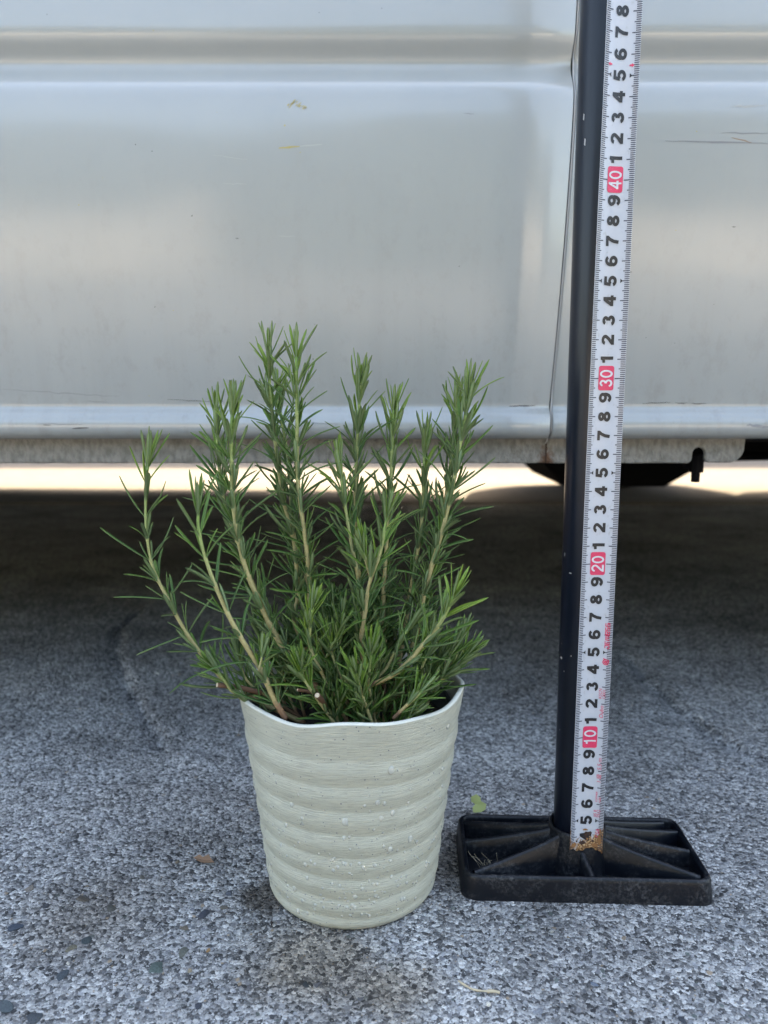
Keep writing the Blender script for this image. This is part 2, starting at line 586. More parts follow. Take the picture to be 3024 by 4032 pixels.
for x_ in np.linspace(-900, 900, 61):
    t_ = 278 + 40 * math.sin(x_ / 130) + 22 * math.sin(x_ / 47 + 1)
    core_v += [(x_, -622 - 8 * math.sin(x_ / 31), 0), (x_, -622 - 8 * math.sin(x_ / 31), t_), (x_, -690, t_ - 10), (x_, -690, 0)]
for i_ in range(60):
    for k_ in range(3):
        core_f.append((i_ * 4 + k_, i_ * 4 + k_ + 1, i_ * 4 + k_ + 5, i_ * 4 + k_ + 4))
hc = N("hedge_core_dark"); hc.set(Base_Color=(0.02, 0.032, 0.014, 1), Roughness=0.9)
obj_from("dark_core", core_v, core_f, hc.m, hedge)  # opaque dark sheet inside the added hedge

# ================================================================== VAN
pm = N("white_van_paint")
flake = pm.noise(pm.obj, 9, 3)
pm.set(Roughness=0.38, Coat_Weight=0.9, Coat_Roughness=0.07, Specular_IOR_Level=0.5)
wav = pm.noise(pm.mapping(pm.pos, (1.0, 0.0, 1.6)), 5.0, 2, 0.4)
pm.bump(wav, 0.35, 0.004)
pz = pm.n("SeparateXYZ"); pm.l(pm.pos, pz.inputs[0])
lowd = pm.math('SUBTRACT', 1.0, pm.math('DIVIDE', pm.math('SUBTRACT', pz.outputs[2], 0.24), 0.22), True)
dsp = pm.ramp(pm.noise(pm.mapping(pm.pos, (1, 1, 0.6)), 90, 5, 0.75), [(0.52, (0, 0, 0)), (0.72, (1, 1, 1))])
strk = pm.ramp(pm.noise(pm.mapping(pm.pos, (28, 1, 1.2)), 3.0, 3, 0.6), [(0.45, (0, 0, 0)), (0.75, (1, 1, 1))])
dfac = pm.math('MULTIPLY', pm.math('ADD', pm.math('MULTIPLY', dsp, 0.55), pm.math('MULTIPLY', strk, 0.25)), pm.math('ADD', lowd, 0.10), True)
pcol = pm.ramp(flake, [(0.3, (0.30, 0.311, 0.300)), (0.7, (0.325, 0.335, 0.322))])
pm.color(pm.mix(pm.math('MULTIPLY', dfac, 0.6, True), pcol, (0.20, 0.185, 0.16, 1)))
crr = pm.n("MapRange"); pm.l(pm.noise(pm.pos, 14, 4, 0.6), crr.inputs[0]); crr.inputs[3].default_value = 0.08; crr.inputs[4].default_value = 0.24
pm.l(crr.outputs[0], pm.b.inputs["Coat Roughness"])
M_PAINT = pm.m
um = N("black_underseal")
um.set(Base_Color=(0.004, 0.004, 0.0045, 1), Roughness=0.8, Specular_IOR_Level=0.12)
M_UNDER = um.m
rb = N("tyre_rubber"); rb.set(Base_Color=(0.02, 0.02, 0.021, 1), Roughness=0.8); M_RUBBER = rb.m
stl = N("wheel_steel"); stl.set(Base_Color=(0.45, 0.45, 0.46, 1), Metallic=0.9, Roughness=0.35); M_STEEL = stl.m
gls = N("tinted_glass"); gls.set(Base_Color=(0.02, 0.025, 0.025, 1), Roughness=0.04, Specular_IOR_Level=0.7); M_GLASS = gls.m
se = N("seam_sealant")
sp = se.obj
rip = se.noise(se.mapping(sp, (1.0, 1.0, 0.55)), 260, 3, 0.6)
spk = se.noise(sp, 900, 2)
rustd = se.n("VectorMath", operation='DISTANCE')
se.l(se.mapping(se.pos, (1, 0, 0.45)), rustd.inputs[0]); rustd.inputs[1].default_value = (0.120, 0, 0.2335 * 0.45)
rn = se.math('ADD', se.math('MULTIPLY', rustd.outputs["Value"], 75.0), se.math('MULTIPLY', se.noise(se.pos, 300, 3), 0.9))
scb = se.ramp(rip, [(0.35, (0.15, 0.14, 0.12)), (0.6, (0.235, 0.222, 0.195))])
se.color(se.mix(se.ramp(rn, [(0.62, (1, 1, 1)), (1.15 if False else 0.98, (0, 0, 0))]), scb, (0.10, 0.045, 0.02)))
se.set(Roughness=0.6)
se.bump(se.math('ADD', rip, se.math('MULTIPLY', spk, 0.25)), 0.9, 0.0025)
M_SEAL = se.m
jm = N("panel_gap"); jm.set(Base_Color=(0.36, 0.36, 0.355, 1), Roughness=0.7); M_GAP = jm.m

van = thing("parked_van", "white van with a grooved side panel, parked behind the potted rosemary", "van", (20, 170, 0))

PROF = [(108, 77.2), (100, 76.2), (90, 75.0), (80, 74.1), (72, 73.55), (66, 73.2), (62.5, 73.0), (60.8, 72.95), (60.2, 72.98), (59.8, 73.06), (59.4, 73.22),
        (59.0, 73.45), (58.6, 73.7), (58.2, 73.88), (57.9, 73.95), (57.6, 73.93), (57.2, 73.75), (56.8, 73.45), (56.4, 73.1), (56.0, 72.75), (55.6, 72.45),
        (55.2, 72.22), (54.8, 72.07), (54.3, 71.96), (53.6, 71.89), (53, 71.86)]
for z in np.arange(52, 27.9, -1.0):
    PROF.append((float(z), 71.85 + 0.0041 * (53 - z) ** 2))
PROF += [(27.75, 74.46), (27.5, 74.50), (27.3, 74.46), (27.12, 74.33), (26.9, 74.08), (26.65, 73.86), (26.3, 73.66), (25.9, 73.54), (25.5, 73.5), (25.15, 73.56),
         (24.85, 73.72), (24.6, 73.98), (24.42, 74.35), (24.32, 74.9), (24.28, 76.4)]
KV = 0.75                      # the side stands about 54 cm from the camera
PROF = [(108.0, 60.0), (101.0, 59.0), (94.0, 58.2)] + [(CAM_H + (z - CAM_H) * KV, y * KV) for z, y in PROF]
PZ = np.array([p[0] for p in PROF][::-1]); PYv = np.array([p[1] for p in PROF][::-1])


def panel_y(z):
    return float(np.interp(z, PZ, PYv))


def seam_x(z):
    return 12.0 + (z - 27) * 0.030


def arch(x, z):
    """front wheel arch: lifts the lower edge of the panel beyond the frame"""
    cx_, cz_, r_ = 74.0, 29.0, 35.0
    dx, dz = x - cx_, z - cz_
    if z < cz_ and abs(dx) < r_:
        return None
    if dx * dx + dz * dz < r_ * r_:
        return None
    return x, z


def panel_mesh(x0, x1, left_edge_seam, right_edge_seam, step=2.0):
    V, F, U = [], [], []
    nxs = int((x1 - x0) / step) + 1
    cols = []
    if left_edge_seam:
        cols += [("L", 0.95), ("L", 0.45), ("L", 0.12), ("L", 0.0)]
    ts = np.linspace(0, 1, nxs)
    for t in ts[(1 if left_edge_seam else 0):(-1 if right_edge_seam else None)]:
        cols.append(("T", t))
    if right_edge_seam:
        cols += [("R", 0.0), ("R", 0.12), ("R", 0.45), ("R", 0.95)]
    nr = len(PROF)
    for (kind, t) in cols:
        for (z, y) in PROF:
            if kind == "T":
                xa = seam_x(z) + 0.155 if left_edge_seam else x0
                xb = seam_x(z) - 0.155 if right_edge_seam else x1
                V.append((xa + (xb - xa) * t, y, z))
            elif kind == "L":
                V.append((seam_x(z) + 0.018 + 0.12 * (1 - min(1, t / 0.45)) ** 2, y + t, z))
            else:
                V.append((seam_x(z) - 0.035 - 0.12 * (1 - min(1, t / 0.45)) ** 2, y + t, z))
    nc = len(cols)
    for c in range(nc - 1):
        for r_ in range(nr - 1):
            q = (c * nr + r_, c * nr + r_ + 1, (c + 1) * nr + r_ + 1, (c + 1) * nr + r_)
            cxm = sum(V[i][0] for i in q) / 4; czm = sum(V[i][2] for i in q) / 4
            if arch(cxm, czm) is None:
                continue
            F.append(q)
    return V, F


v, f = panel_mesh(-240, 0, False, True, 3.0)
door_panel = obj_from("side_door_panel", v, f, M_PAINT, van, smooth=True)
v, f = panel_mesh(0, 135, True, False, 1.5)
front_panel = obj_from("front_wing_panel", v, f, M_PAINT, van, smooth=True)
v, f = [], []
gz = list(np.linspace(24.5, 106, 60))
for z in gz:
    v += [(seam_x(z) - 0.05, panel_y(z) + 0.07, z), (seam_x(z) + 0.05, panel_y(z) + 0.07, z)]
for i in range(len(gz) - 1):
    f.append((2 * i, 2 * i + 1, 2 * i + 3, 2 * i + 2))
obj_from("panel_gap", v, f, M_GAP, van, smooth=True)


# sill flange with a jacking notch, seam sealant on it
def flange_outline():
    top, bot, xr = 24.7, 21.85, 35.6
    pts = [(-200, top), (-200, bot)]
    for x in np.arange(-40, 28.5, 1.5):
        pts.append((x, bot + 0.03 * math.sin(x * 1.7)))
    nxc, nr_ = 31.1, 0.62
    pts += [(nxc - nr_ - 0.45, bot), (nxc - nr_ - 0.12, bot + 0.14), (nxc - nr_, bot + 0.5)]
    for a in np.linspace(180, 0, 9):
        pts.append((nxc + nr_ * math.cos(R(a)), bot + 0.95 + nr_ * math.sin(R(a))))
    pts += [(nxc + nr_, bot + 0.5), (nxc + nr_ + 0.1, bot + 0.2), (nxc + nr_ + 0.4, bot + 0.06)]
    for a in np.linspace(-90, 5, 9):
        pts.append((xr - 1.5 + 1.5 * math.cos(R(a)), bot + 1.55 + 1.5 * math.sin(R(a))))
    pts.append((xr + 0.12, top))
    return pts


fo = flange_outline()
bm = bmesh.new()
fo = [(x * KV, CAM_H + (z - CAM_H) * KV) for x, z in fo]
fr = [bm.verts.new((x * CM, 57.0 * CM, z * CM)) for x, z in fo]
face = bm.faces.new(fr)
r = bmesh.ops.extrude_face_region(bm, geom=[face])
for e in r["geom"]:
    if isinstance(e, bmesh.types.BMVert):
        e.co.y += 0.45 * CM
bmesh.ops.recalc_face_normals(bm, faces=bm.faces)
me = bpy.data.meshes.new("sill_flange"); bm.to_mesh(me); bm.free()
me.materials.append(M_SEAL)
fl = bpy.data.objects.new("sill_flange", me); COL.objects.link(fl); fl.parent = van; fl.location = -van.location
bevel_mod(fl, 0.12, 2)
# upright joint in the flange, where the rust sits
v, f = box(11.93, 12.03, 56.93, 56.99, 23.36, 25.0)
obj_from("flange_joint", v, f, mk("rusty_joint", (0.05, 0.025, 0.014, 1), 0.9), van)

# underbody, hidden floor hung low to block light, far side, roof, glass
v, f = join([box(-235, 26.4, 57.9, 222, 25.4, 40), box(-235, 240, 76, 236, 27.5, 60), box(27.1, 36, 58, 71, 24.85, 27.4), box(-234, 239, 136, 208, 18.9, 59)])
obj_from("underbody", v, f, M_UNDER, van)
far = [(-240, 22), (-123, 22), (4, 30), (26, 50), (27.4, 39), (30, 30), (37, 20), (45, 13), (53, 10), (75, 6), (97, 6), (102, 15), (107, 30), (108.5, 41), (113.6, 33), (119, 31), (150, 27), (240, 25)]  # lower edge shaped to cast the lobed shadow boundary
YF = 266.0
v, f = [], []
for x, h in far:
    v += [(x, YF, h), (x, YF, 108), (x, YF + 3, h), (x, YF + 3, 108)]
for i in range(len(far) - 1):
    a, b = 4 * i, 4 * (i + 1)
    f += [(a, b, b + 1, a + 1), (a + 2, a + 3, b + 3, b + 2), (a, a + 2, b + 2, b)]
obj_from("far_side_panel", v, f, M_UNDER, van)
v, f = [], []
sec = [(59.9, 108), (62.5, 116), (67, 150), (71, 172), (82, 182), (110, 187), (170, 189), (235, 187), (248, 182), (257, 172), (262, 150), (266, 116), (268, 108)]
for x in (-240, -236, 100, 160):
    sh = 0 if x < 150 else 1
    for (y, z) in sec:
        v.append((x - (z - 108) * 0.35 * sh, y, z))
ns = len(sec)
for c in range(3):
    for k in range(ns - 1):
        f.append((c * ns + k, c * ns + k + 1, (c + 1) * ns + k + 1, (c + 1) * ns + k))
f += [tuple(range(ns)), tuple(3 * ns + k for k in range(ns))]
obj_from("upper_body", v, f, M_PAINT, van, smooth=False)
for (xa, xb) in ((-225, -130), (-122, -20), (8, 95)):
    v = [(xa, 62.2, 118), (xb, 62.2, 118), (xb - 4, 66.2, 150), (xa + 4, 66.2, 150)]
    v += [(x, y + 1.2, z) for x, y, z in v]
    obj_from("window", v, [(0, 1, 2, 3), (4, 7, 6, 5), (0, 4, 5, 1), (1, 5, 6, 2), (2, 6, 7, 3), (3, 7, 4, 0)], M_GLASS, van)
v, f = box(-243, -239, 63, 264, 26, 110); obj_from("rear_panel", v, f, M_PAINT, van)
v, f = box(120, 215, 63, 262, 34, 100); obj_from("bonnet", v, f, M_PAINT, van)
# front cross-member that hangs between the wheels
v = [(27.2, 130, 17.4), (53.5, 130, 17.2), (47.6, 130, 13.7), (30.8, 130, 13.7), (24, 130, 27), (58, 130, 27)]
v += [(x, 160, z) for x, y, z in v]
f = [(4, 0, 3, 2, 1, 5), (10, 11, 7, 8, 9, 6), (0, 6, 9, 3), (3, 9, 8, 2), (2, 8, 7, 1), (1, 7, 11, 5), (4, 10, 6, 0), (5, 11, 10, 4)]
obj_from("cross_member", v, f, M_UNDER, van)
v, f = join([tube([(33.5, 100, 20.7), (60, 97, 21.4)], [0.62, 0.62], 10), tube([(15, 100, 21.15), (34, 100, 20.75)], [0.5, 0.6], 10)])
obj_from("track_rod", v, f, M_UNDER, van, smooth=True)
p0 = at_y(2745, 1800, 59.0)
v, f = join([tube([(p0.x, 59, 23.86), (p0.x, 59, 22.47)], [0.5, 0.5], 8), tube([(p0.x - 0.05, 59, 22.58), (p0.x - 0.05, 59, 21.72)], [0.33, 0.31], 12),
             tube([(p0.x - 0.68, 59.8, 22.96), (p0.x + 0.56, 59.8, 22.96)], [0.31, 0.31], 8)])
obj_from("drain_bolt", v, f, M_UNDER, van)


def wheel(x, y):
    v, f = [], []
    prof = [(19, -8), (24, -9.5), (28, -9), (29, -6.5), (29, 6.5), (28, 9), (24, 9.5), (19, 8)]
    S = 40
    for k in range(S):
        a = 2 * math.pi * k / S
        for (r_, o_) in prof:
            v.append((x + r_ * math.cos(a), y + o_, 29 + r_ * math.sin(a)))
    n_ = len(prof)
    for k in range(S):
        for i in range(n_):
            f.append((k * n_ + i, k * n_ + (i + 1) % n_, ((k + 1) % S) * n_ + (i + 1) % n_, ((k + 1) % S) * n_ + i))
    w = obj_from("wheel", v, f, M_RUBBER, van, smooth=True)
    v, f = [], []
    pr = [(19.2, -7.5), (17, -6), (9, -3), (4, -5), (0.01, -5)]
    for k in range(S):
        a = 2 * math.pi * k / S
        for (r_, o_) in pr:
            v.append((x + r_ * math.cos(a), y + o_, 29 + r_ * math.sin(a)))
    for k in range(S):
        for i in range(len(pr) - 1):
            f.append((k * 5 + i, k * 5 + i + 1, ((k + 1) % S) * 5 + i + 1, ((k + 1) % S) * 5 + i))
    obj_from("rim", v, f, M_STEEL, w, smooth=True)


for (wx, wy) in ((74, 69.5), (-165, 69.5), (74, 256), (-165, 256)):
    wheel(wx, wy)

# scuffs and scratches: thin paint-depth marks lying on the panel
M_SCR = mk("scratch_grey", (0.20, 0.20, 0.205, 1)); M_SCRD = mk("scratch_dark", (0.05, 0.05, 0.055, 1)); M_SCRY = mk("scuff_yellow", (0.38, 0.31, 0.10, 1)); M_SCRL = mk("scratch_pale", (0.36, 0.36, 0.34, 1))


def mark(pts, w, mat, name="scratch"):
    """a sliver along photo-pixel points on the panel face; w = half height in cm"""
    P = []
    for px, py in pts:
        p = at_y(px, py, 54.5)
        for _ in range(4):
            p = at_y(px, py, panel_y(p.z) - 0.02)
        P.append(p)
    n_ = len(P)
    V, F = [], []
    for i, p in enumerate(P):
        t = i / (n_ - 1)
        ww = w * (0.15 + 0.85 * math.sin(math.pi * min(max(t, 0.06), 0.94)) ** 0.7) * random.uniform(0.7, 1.2)
        for s_ in (1, -1):
            z = p.z + s_ * ww
            V.append((p.x, panel_y(z) - 0.012, z))
    for i in range(n_ - 1):
        F.append((2 * i, 2 * i + 2, 2 * i + 3, 2 * i + 1))
    return obj_from(name, V, F, mat, van)


def line(x0, y0, x1, y1, n_=8, jig=2.0):
    return [(x0 + (x1 - x0) * t, y0 + (y1 - y0) * t + random.uniform(-jig, jig)) for t in np.linspace(0, 1, n_)]


mark(line(1098, 583, 1180, 576, 7, 1), 0.06, M_SCRY, "scuff"); mark(line(1170, 577, 1268, 568, 7, 1), 0.05, M_SCRL)
mark(line(834, 610, 975, 628), 0.025, M_SCRL); mark(line(880, 724, 972, 724), 0.02, M_SCRL)
mark(line(1090, 930, 1165, 932), 0.02, M_SCRL); mark(line(928, 937, 940, 938, 3), 0.03, M_SCRD)
mark(line(2620, 556, 3030, 566, 14), 0.055, M_SCR); mark(line(2840, 523, 3030, 526, 8), 0.035, M_SCR)
mark(line(2880, 418, 2965, 412, 9, 4), 0.05, M_SCRL, "scuff"); mark(line(2890, 420, 3030, 415, 9, 3), 0.03, M_SCRL)
mark(line(2880, 540, 2960, 562, 7, 2), 0.03, mk("scuff_rust", (0.25, 0.14, 0.07, 1)), "scuff")
mark(line(1825, 447, 1868, 448, 4, 1), 0.02, M_SCR); mark(line(2882, 893, 2898, 894, 3, 1), 0.025, M_SCRD); mark(line(2466, 1070, 2490, 1071, 3, 1), 0.03, M_SCRD)
mark(line(10, 1535, 470, 1560, 16, 4), 0.022, M_SCR); mark(line(340, 1580, 420, 1583, 6, 2), 0.02, M_SCR); mark(line(660, 1573, 880, 1580, 9, 3), 0.02, M_SCRD)
mark(line(2005, 1599, 2108, 1597, 6, 1), 0.045, M_SCRD); mark(line(2530, 1588, 2640, 1586, 8, 2), 0.03, M_SCRD); mark(line(2660, 1586, 2705, 1587, 5, 2), 0.03, M_SCRD); mark(line(2725, 1588, 2782, 1590, 5, 2), 0.035, M_SCRD)
mark(line(160, 1668, 325, 1672, 8, 2), 0.03, M_SCR); mark(line(285, 1688, 350, 1686, 6, 2), 0.05, M_SCRD); mark(line(170, 1674, 200, 1675, 4, 1), 0.03, M_SCRD)
mark(line(2940, 1673, 3030, 1682, 8, 3), 0.10, M_SCR); mark(line(995, 1655, 1330, 1668, 10, 3), 0.02, M_SCR)
# yellow smear, an arch of small dabs
for k in range(26):
    t = k / 25
    px = 1135 + 66 * t + random.uniform(-5, 5); py = 425 - 24 * math.sin(math.pi * min(1, t * 1.15 + 0.05)) + random.uniform(-5, 6)
    mark(line(px - random.uniform(3, 7), py + 3, px + random.uniform(3, 7), py - 3, 3, 2), random.uniform(0.03, 0.09), M_SCRY if k % 3 else M_SCRL, "scuff")
mark(line(1118, 494, 1124, 493, 3, 1), 0.06, M_SCRY, "scuff")
for k in range(34):
    px, py = random.uniform(20, 3000), random.uniform(20, 1600)
    if 140 < py < 430 or 2180 < px < 2540:
        continue
    mark(line(px, py, px + random.uniform(3, 7), py + random.uniform(-2, 2), 3, 1), random.uniform(0.02, 0.045), random.choice([M_SCRD, M_SCR, M_SCRY]), "fleck")

# ================================================================== STAND
bk = N("black_plastic")
n1 = bk.noise(bk.pos, 55, 5, 0.65); n2 = bk.noise(bk.pos, 520, 3, 0.7)
dust = bk.math('MULTIPLY', bk.ramp(n1, [(0.42, (0, 0, 0)), (0.75, (1, 1, 1))]), bk.ramp(n2, [(0.45, (0, 0, 0)), (0.72, (1, 1, 1))]))
bk.color(bk.mix(bk.math('MULTIPLY', dust, 0.95), (0.0032, 0.0046, 0.0078, 1), (0.10, 0.10, 0.102, 1)))
rr = bk.n("MapRange"); bk.l(n1, rr.inputs[0]); rr.inputs[3].default_value = 0.25; rr.inputs[4].default_value = 0.52
bk.l(rr.outputs[0], bk.b.inputs["Roughness"])
bk.set(Specular_IOR_Level=0.3)
bk.bump(n2, 0.25, 0.0004)
M_BLACK = bk.m
po = N("black_enamel_pole")
pn = po.noise(po.mapping(po.pos, (3, 3, 0.6)), 120, 4, 0.6)
po.color(po.ramp(pn, [(0.3, (0.004, 0.006, 0.012)), (0.68, (0.006, 0.009, 0.017)), (0.85, (0.03, 0.03, 0.03))]))
po.set(Roughness=0.28, Specular_IOR_Level=0.30)
M_POLE = po.m

PXC, PYC = 11.58, 43.05
stand = thing("pole_stand", "black pole stand on a ribbed rectangular plastic base", "stand", (PXC, PYC, 0))
ROTB = R(-2.2)


def bp(x, y, z):
    """point in the base's own axes -> world"""
    return (PXC + 0.36 + x * math.cos(ROTB) - y * math.sin(ROTB), PYC + x * math.sin(ROTB) + y * math.cos(ROTB), z)


def rrect(hx, hy, r_, n_=6):
    pts = []
    for (cx_, cy_, a0_) in ((hx - r_, hy - r_, 0), (-hx + r_, hy - r_, 90), (-hx + r_, -hy + r_, 180), (hx - r_, -hy + r_, 270)):
        for k in range(n_ + 1):
            a = R(a0_ + 90 * k / n_)
            pts.append((cx_ + r_ * math.cos(a), cy_ + r_ * math.sin(a)))
    return pts


# frame: outer wall up, over a rounded lip, inner wall down
loops = [(7.10, 3.50, 0.85, 0.0), (7.08, 3.48, 0.85, 0.2), (6.98, 3.38, 0.80, 1.15), (6.93, 3.33, 0.78, 1.32), (6.85, 3.25, 0.72, 1.40), (6.74, 3.14, 0.62, 1.40), (6.67, 3.07, 0.56, 1.33), (6.63, 3.03, 0.54, 1.2), (6.58, 2.98, 0.5, 0.3)]
v, f = [], []
for (hx, hy, r_, z) in loops:
    v += [bp(x + (-0.35 if True else 0), y, z) for x, y in rrect(hx, hy, r_)]
L_ = len(rrect(1, 1, .1))
for i in range(len(loops) - 1):
    for k in range(L_):
        f.append((i * L_ + k, i * L_ + (k + 1) % L_, (i + 1) * L_ + (k + 1) % L_, (i + 1) * L_ + k))
obj_from("base_frame", v, f, M_BLACK, stand, smooth=True)
v = [bp(x - 0.35, y, 0.34) for x, y in rrect(6.6, 3.0, 0.5)]
obj_from("base_plate", v, [tuple(range(len(v)))], M_BLACK, stand)


def rib(ex, ey, az_from, zr0=1.34, zr1=2.60, th=0.17):
    sx, sy = -0.36 + 1.55 * math.cos(R(az_from)), 1.55 * math.sin(R(az_from))
    d = Vector((ex - sx, ey - sy)); d.normalize(); nrm = Vector((-d.y, d.x)) * th
    V, F = [], []
    K = 7
    for k in range(K):
        t = k / (K - 1)
        x, y = sx + (ex - sx) * t, sy + (ey - sy) * t
        zt = zr1 + (zr0 - zr1) * (t ** 0.8)
        for (o_, z) in ((-1.0, 0.3), (-1.0, zt - 0.10), (-0.55, zt - 0.01), (0.0, zt + 0.02), (0.55, zt - 0.01), (1.0, zt - 0.10), (1.0, 0.3)):
            V.append(bp(x + nrm.x * o_, y + nrm.y * o_, z))
    for k in range(K - 1):
        for j in range(6):
            F.append((k * 7 + j, k * 7 + j + 1, (k + 1) * 7 + j + 1, (k + 1) * 7 + j))
    return obj_from("rib", V, F, M_BLACK, stand, smooth=True)


rib(-0.05, -3.05, -92, 1.34, 2.1)
for (ex, ey, az) in ((-6.95, 2.5, 165), (-6.98, 0.35, 185), (-6.7, -2.75, 218), (6.25, 1.9, 12), (6.27, -0.2, -10), (6.0, -2.75, -42), (-0.36, 3.05, 90), (5.7, 2.95, 38)):
    rib(ex, ey, az)
# collar: moulded cone the pole stands in
pr = [(1.95, 0.3), (1.80, 1.6), (1.69, 2.3), (1.66, 2.75), (1.60, 2.88), (1.50, 2.86), (1.42, 2.6)]
v, f = [], []
S = 40
for k in range(S):
    a = 2 * math.pi * k / S
    for r_, z in pr:
        v.append((PXC + r_ * math.cos(a), PYC + r_ * math.sin(a), z))
for k in range(S):
    for i in range(len(pr) - 1):
        f.append((k * 7 + i, ((k + 1) % S) * 7 + i, ((k + 1) % S) * 7 + i + 1, k * 7 + i + 1))
obj_from("collar", v, f, M_BLACK, stand, smooth=True)
v, f = tube([(PXC, PYC, z) for z in np.linspace(0.4, 95, 30)], [1.40] * 30, 48)
obj_from("pole", v, f, M_POLE, stand, smooth=True)
# chips in the pole's enamel
M_CHIP = mk("chipped_enamel", (0.35, 0.34, 0.33, 1))
for (px, py, w, h) in ((2316, 437, .05, .18), (2318, 541, .05, .2), (2212, 2618, .12, .08), (2240, 2200, .05, .12), (2205, 2560, .03, .03), (2258, 2595, .03, .05), (2222, 2905, .03, .03), (2236, 2665, .03, .05), (2258, 2268, .1, .04)):
    p = at_y(px, py, 41.5)
    a = math.asin(max(-0.97, min(0.97, (p.x - PXC) / 1.40)))
    V = []
    for (du, dz) in ((-w, -h * .6), (w * .7, -h), (w, h * .7), (-w * .5, h)):
        aa = a + du / 1.40
        V.append((PXC + 1.412 * math.sin(aa), PYC - 1.412 * math.cos(aa), p.z + dz))
    obj_from("paint_chip", V, [(0, 1, 2, 3)], M_CHIP, stand)

# ================================================================== TAPE
TR = 1.95                      # radius of the blade's curved section


def tape_pt(u, s, lift=0.0):
    """u across (cm, left negative), s = reading in cm; printed face is hollow towards the camera"""
    z = s - 1.0
    cx_ = 11.60 + 0.0054 * s
    tw = R(9.0) * max(0.0, min(1.0, (s - 24) / 20.0)) ** 1.2
    a = u / TR
    x, y = (TR - lift) * math.sin(a), -(TR - (TR - lift) * math.cos(a))
    if lift:
        y = -(TR - (TR - lift) * math.cos(a))
    xr, yr = x * math.cos(tw) - y * math.sin(tw), x * math.sin(tw) + y * math.cos(tw)
    return (cx_ + xr, PYC - 1.74 + yr, z)


tm = N("tape_enamel")
tu = tm.uv
sx_ = tm.n("SeparateXYZ"); tm.l(tu, sx_.inputs[0])
U_, V_ = sx_.outputs[0], sx_.outputs[1]          # U: -1..1 across, V: reading in cm
nz = tm.noise(tm.mapping(tu, (4, 4, 1)), 1.0, 5, 0.7)
nzb = tm.noise(tm.mapping(tu, (1.1, 0.55, 1)), 1.0, 3, 0.6)
low = tm.math('SUBTRACT', 1.0, tm.math('DIVIDE', tm.math('SUBTRACT', V_, 3.15), 1.75), True)
edge = tm.math('MULTIPLY', tm.math('POWER', tm.math('ABSOLUTE', U_), 10), tm.math('MULTIPLY', nzb, 0.75))
side = tm.math('MULTIPLY', tm.math('MULTIPLY', U_, 0.5), low)
rust = tm.math('ADD', tm.math('ADD', tm.math('MULTIPLY', low, 1.05), tm.math('MULTIPLY', side, 1.0)), edge)
rust = tm.math('ADD', rust, tm.math('MULTIPLY', tm.math('SUBTRACT', nz, 0.5), 1.5))
rmask = tm.ramp(rust, [(0.50, (0, 0, 0)), (0.68, (1, 1, 1))])
rcol = tm.ramp(tm.noise(tm.mapping(tu, (7, 7, 1)), 1.3, 4, 0.7), [(0.32, (0.035, 0.018, 0.012)), (0.45, (0.17, 0.075, 0.03)), (0.56, (0.42, 0.24, 0.10)), (0.7, (0.62, 0.52, 0.36))])
smut = tm.noise(tm.mapping(tu, (3, 2, 1)), 1.0, 4, 0.7)
wcol = tm.ramp(smut, [(0.28, (0.36, 0.36, 0.36)), (0.4, (0.45, 0.465, 0.50)), (1, (0.475, 0.49, 0.525))])
tm.color(tm.mix(rmask, wcol, rcol))
rg = tm.n("MapRange"); tm.l(rmask, rg.inputs[0]); rg.inputs[3].default_value = 0.33; rg.inputs[4].default_value = 0.85
tm.l(rg.outputs[0], tm.b.inputs["Roughness"])
M_TAPE = tm.m


def ink(name, col):
    m = N(name)
    u = m.pos
    m.color(m.mix(m.ramp(m.noise(u, 1400, 2), [(0.62, (0, 0, 0)), (0.8, (1, 1, 1))]), col, tuple(min(1, c * 2 + 0.06) for c in col[:3])))
    m.set(Roughness=0.4)
    return m.m


M_INK = ink("black_print", (0.012, 0.012, 0.014, 1)); M_NAVY = ink("tick_print", (0.022, 0.025, 0.045, 1)); M_PINK = ink("red_print", (0.62, 0.035, 0.10, 1)); M_WHITE = ink("white_print", (0.55, 0.55, 0.57, 1))

tape = thing("measuring_tape", "white steel measuring tape with black numerals, rusted at its foot, standing along the pole", "measuring tape", (11.6, PYC - 1.74, 2.2))
HU = 0.965
S0, S1 = 3.2, 62.0
us = np.linspace(-HU, HU, 17); ss = np.r_[np.linspace(S0, 5, 12), np.linspace(5.5, S1, 110)]
v, uvs, f = [], [], []
for i, s in enumerate(ss):
    for u in us:
        s2 = s
        if i == 0:                               # ragged cut end
            s2 = s + 0.10 * math.sin(u * 5) + 0.05 * math.sin(u * 17 + 1)
        v.append(tape_pt(u, s2)); uvs.append((u / HU, s2))
for i in range(len(ss) - 1):
    for k in range(16):
        f.append((i * 17 + k, i * 17 + k + 1, (i + 1) * 17 + k + 1, (i + 1) * 17 + k))
blade = obj_from("blade", v, f, M_TAPE, tape, smooth=True, uv=uvs)
sol = blade.modifiers.new("thickness", 'SOLIDIFY'); sol.thickness = 0.018 * CM; sol.offset = -1


def flat_to_tape(name, polys, mat, lift=0.022):
    """polys: list of (points [(u,s)...], faces) laid on the hollow face of the blade"""
    V, F = [], []
    for j, (pts, faces) in enumerate(polys):
        b = len(V)
        for (u, s) in pts:
            V.append(tape_pt(u, s, lift + 0.0012 * (j % 5)))
        F += [tuple(b + i for i in q) for q in faces]
    return obj_from(name, V, F, mat, tape)


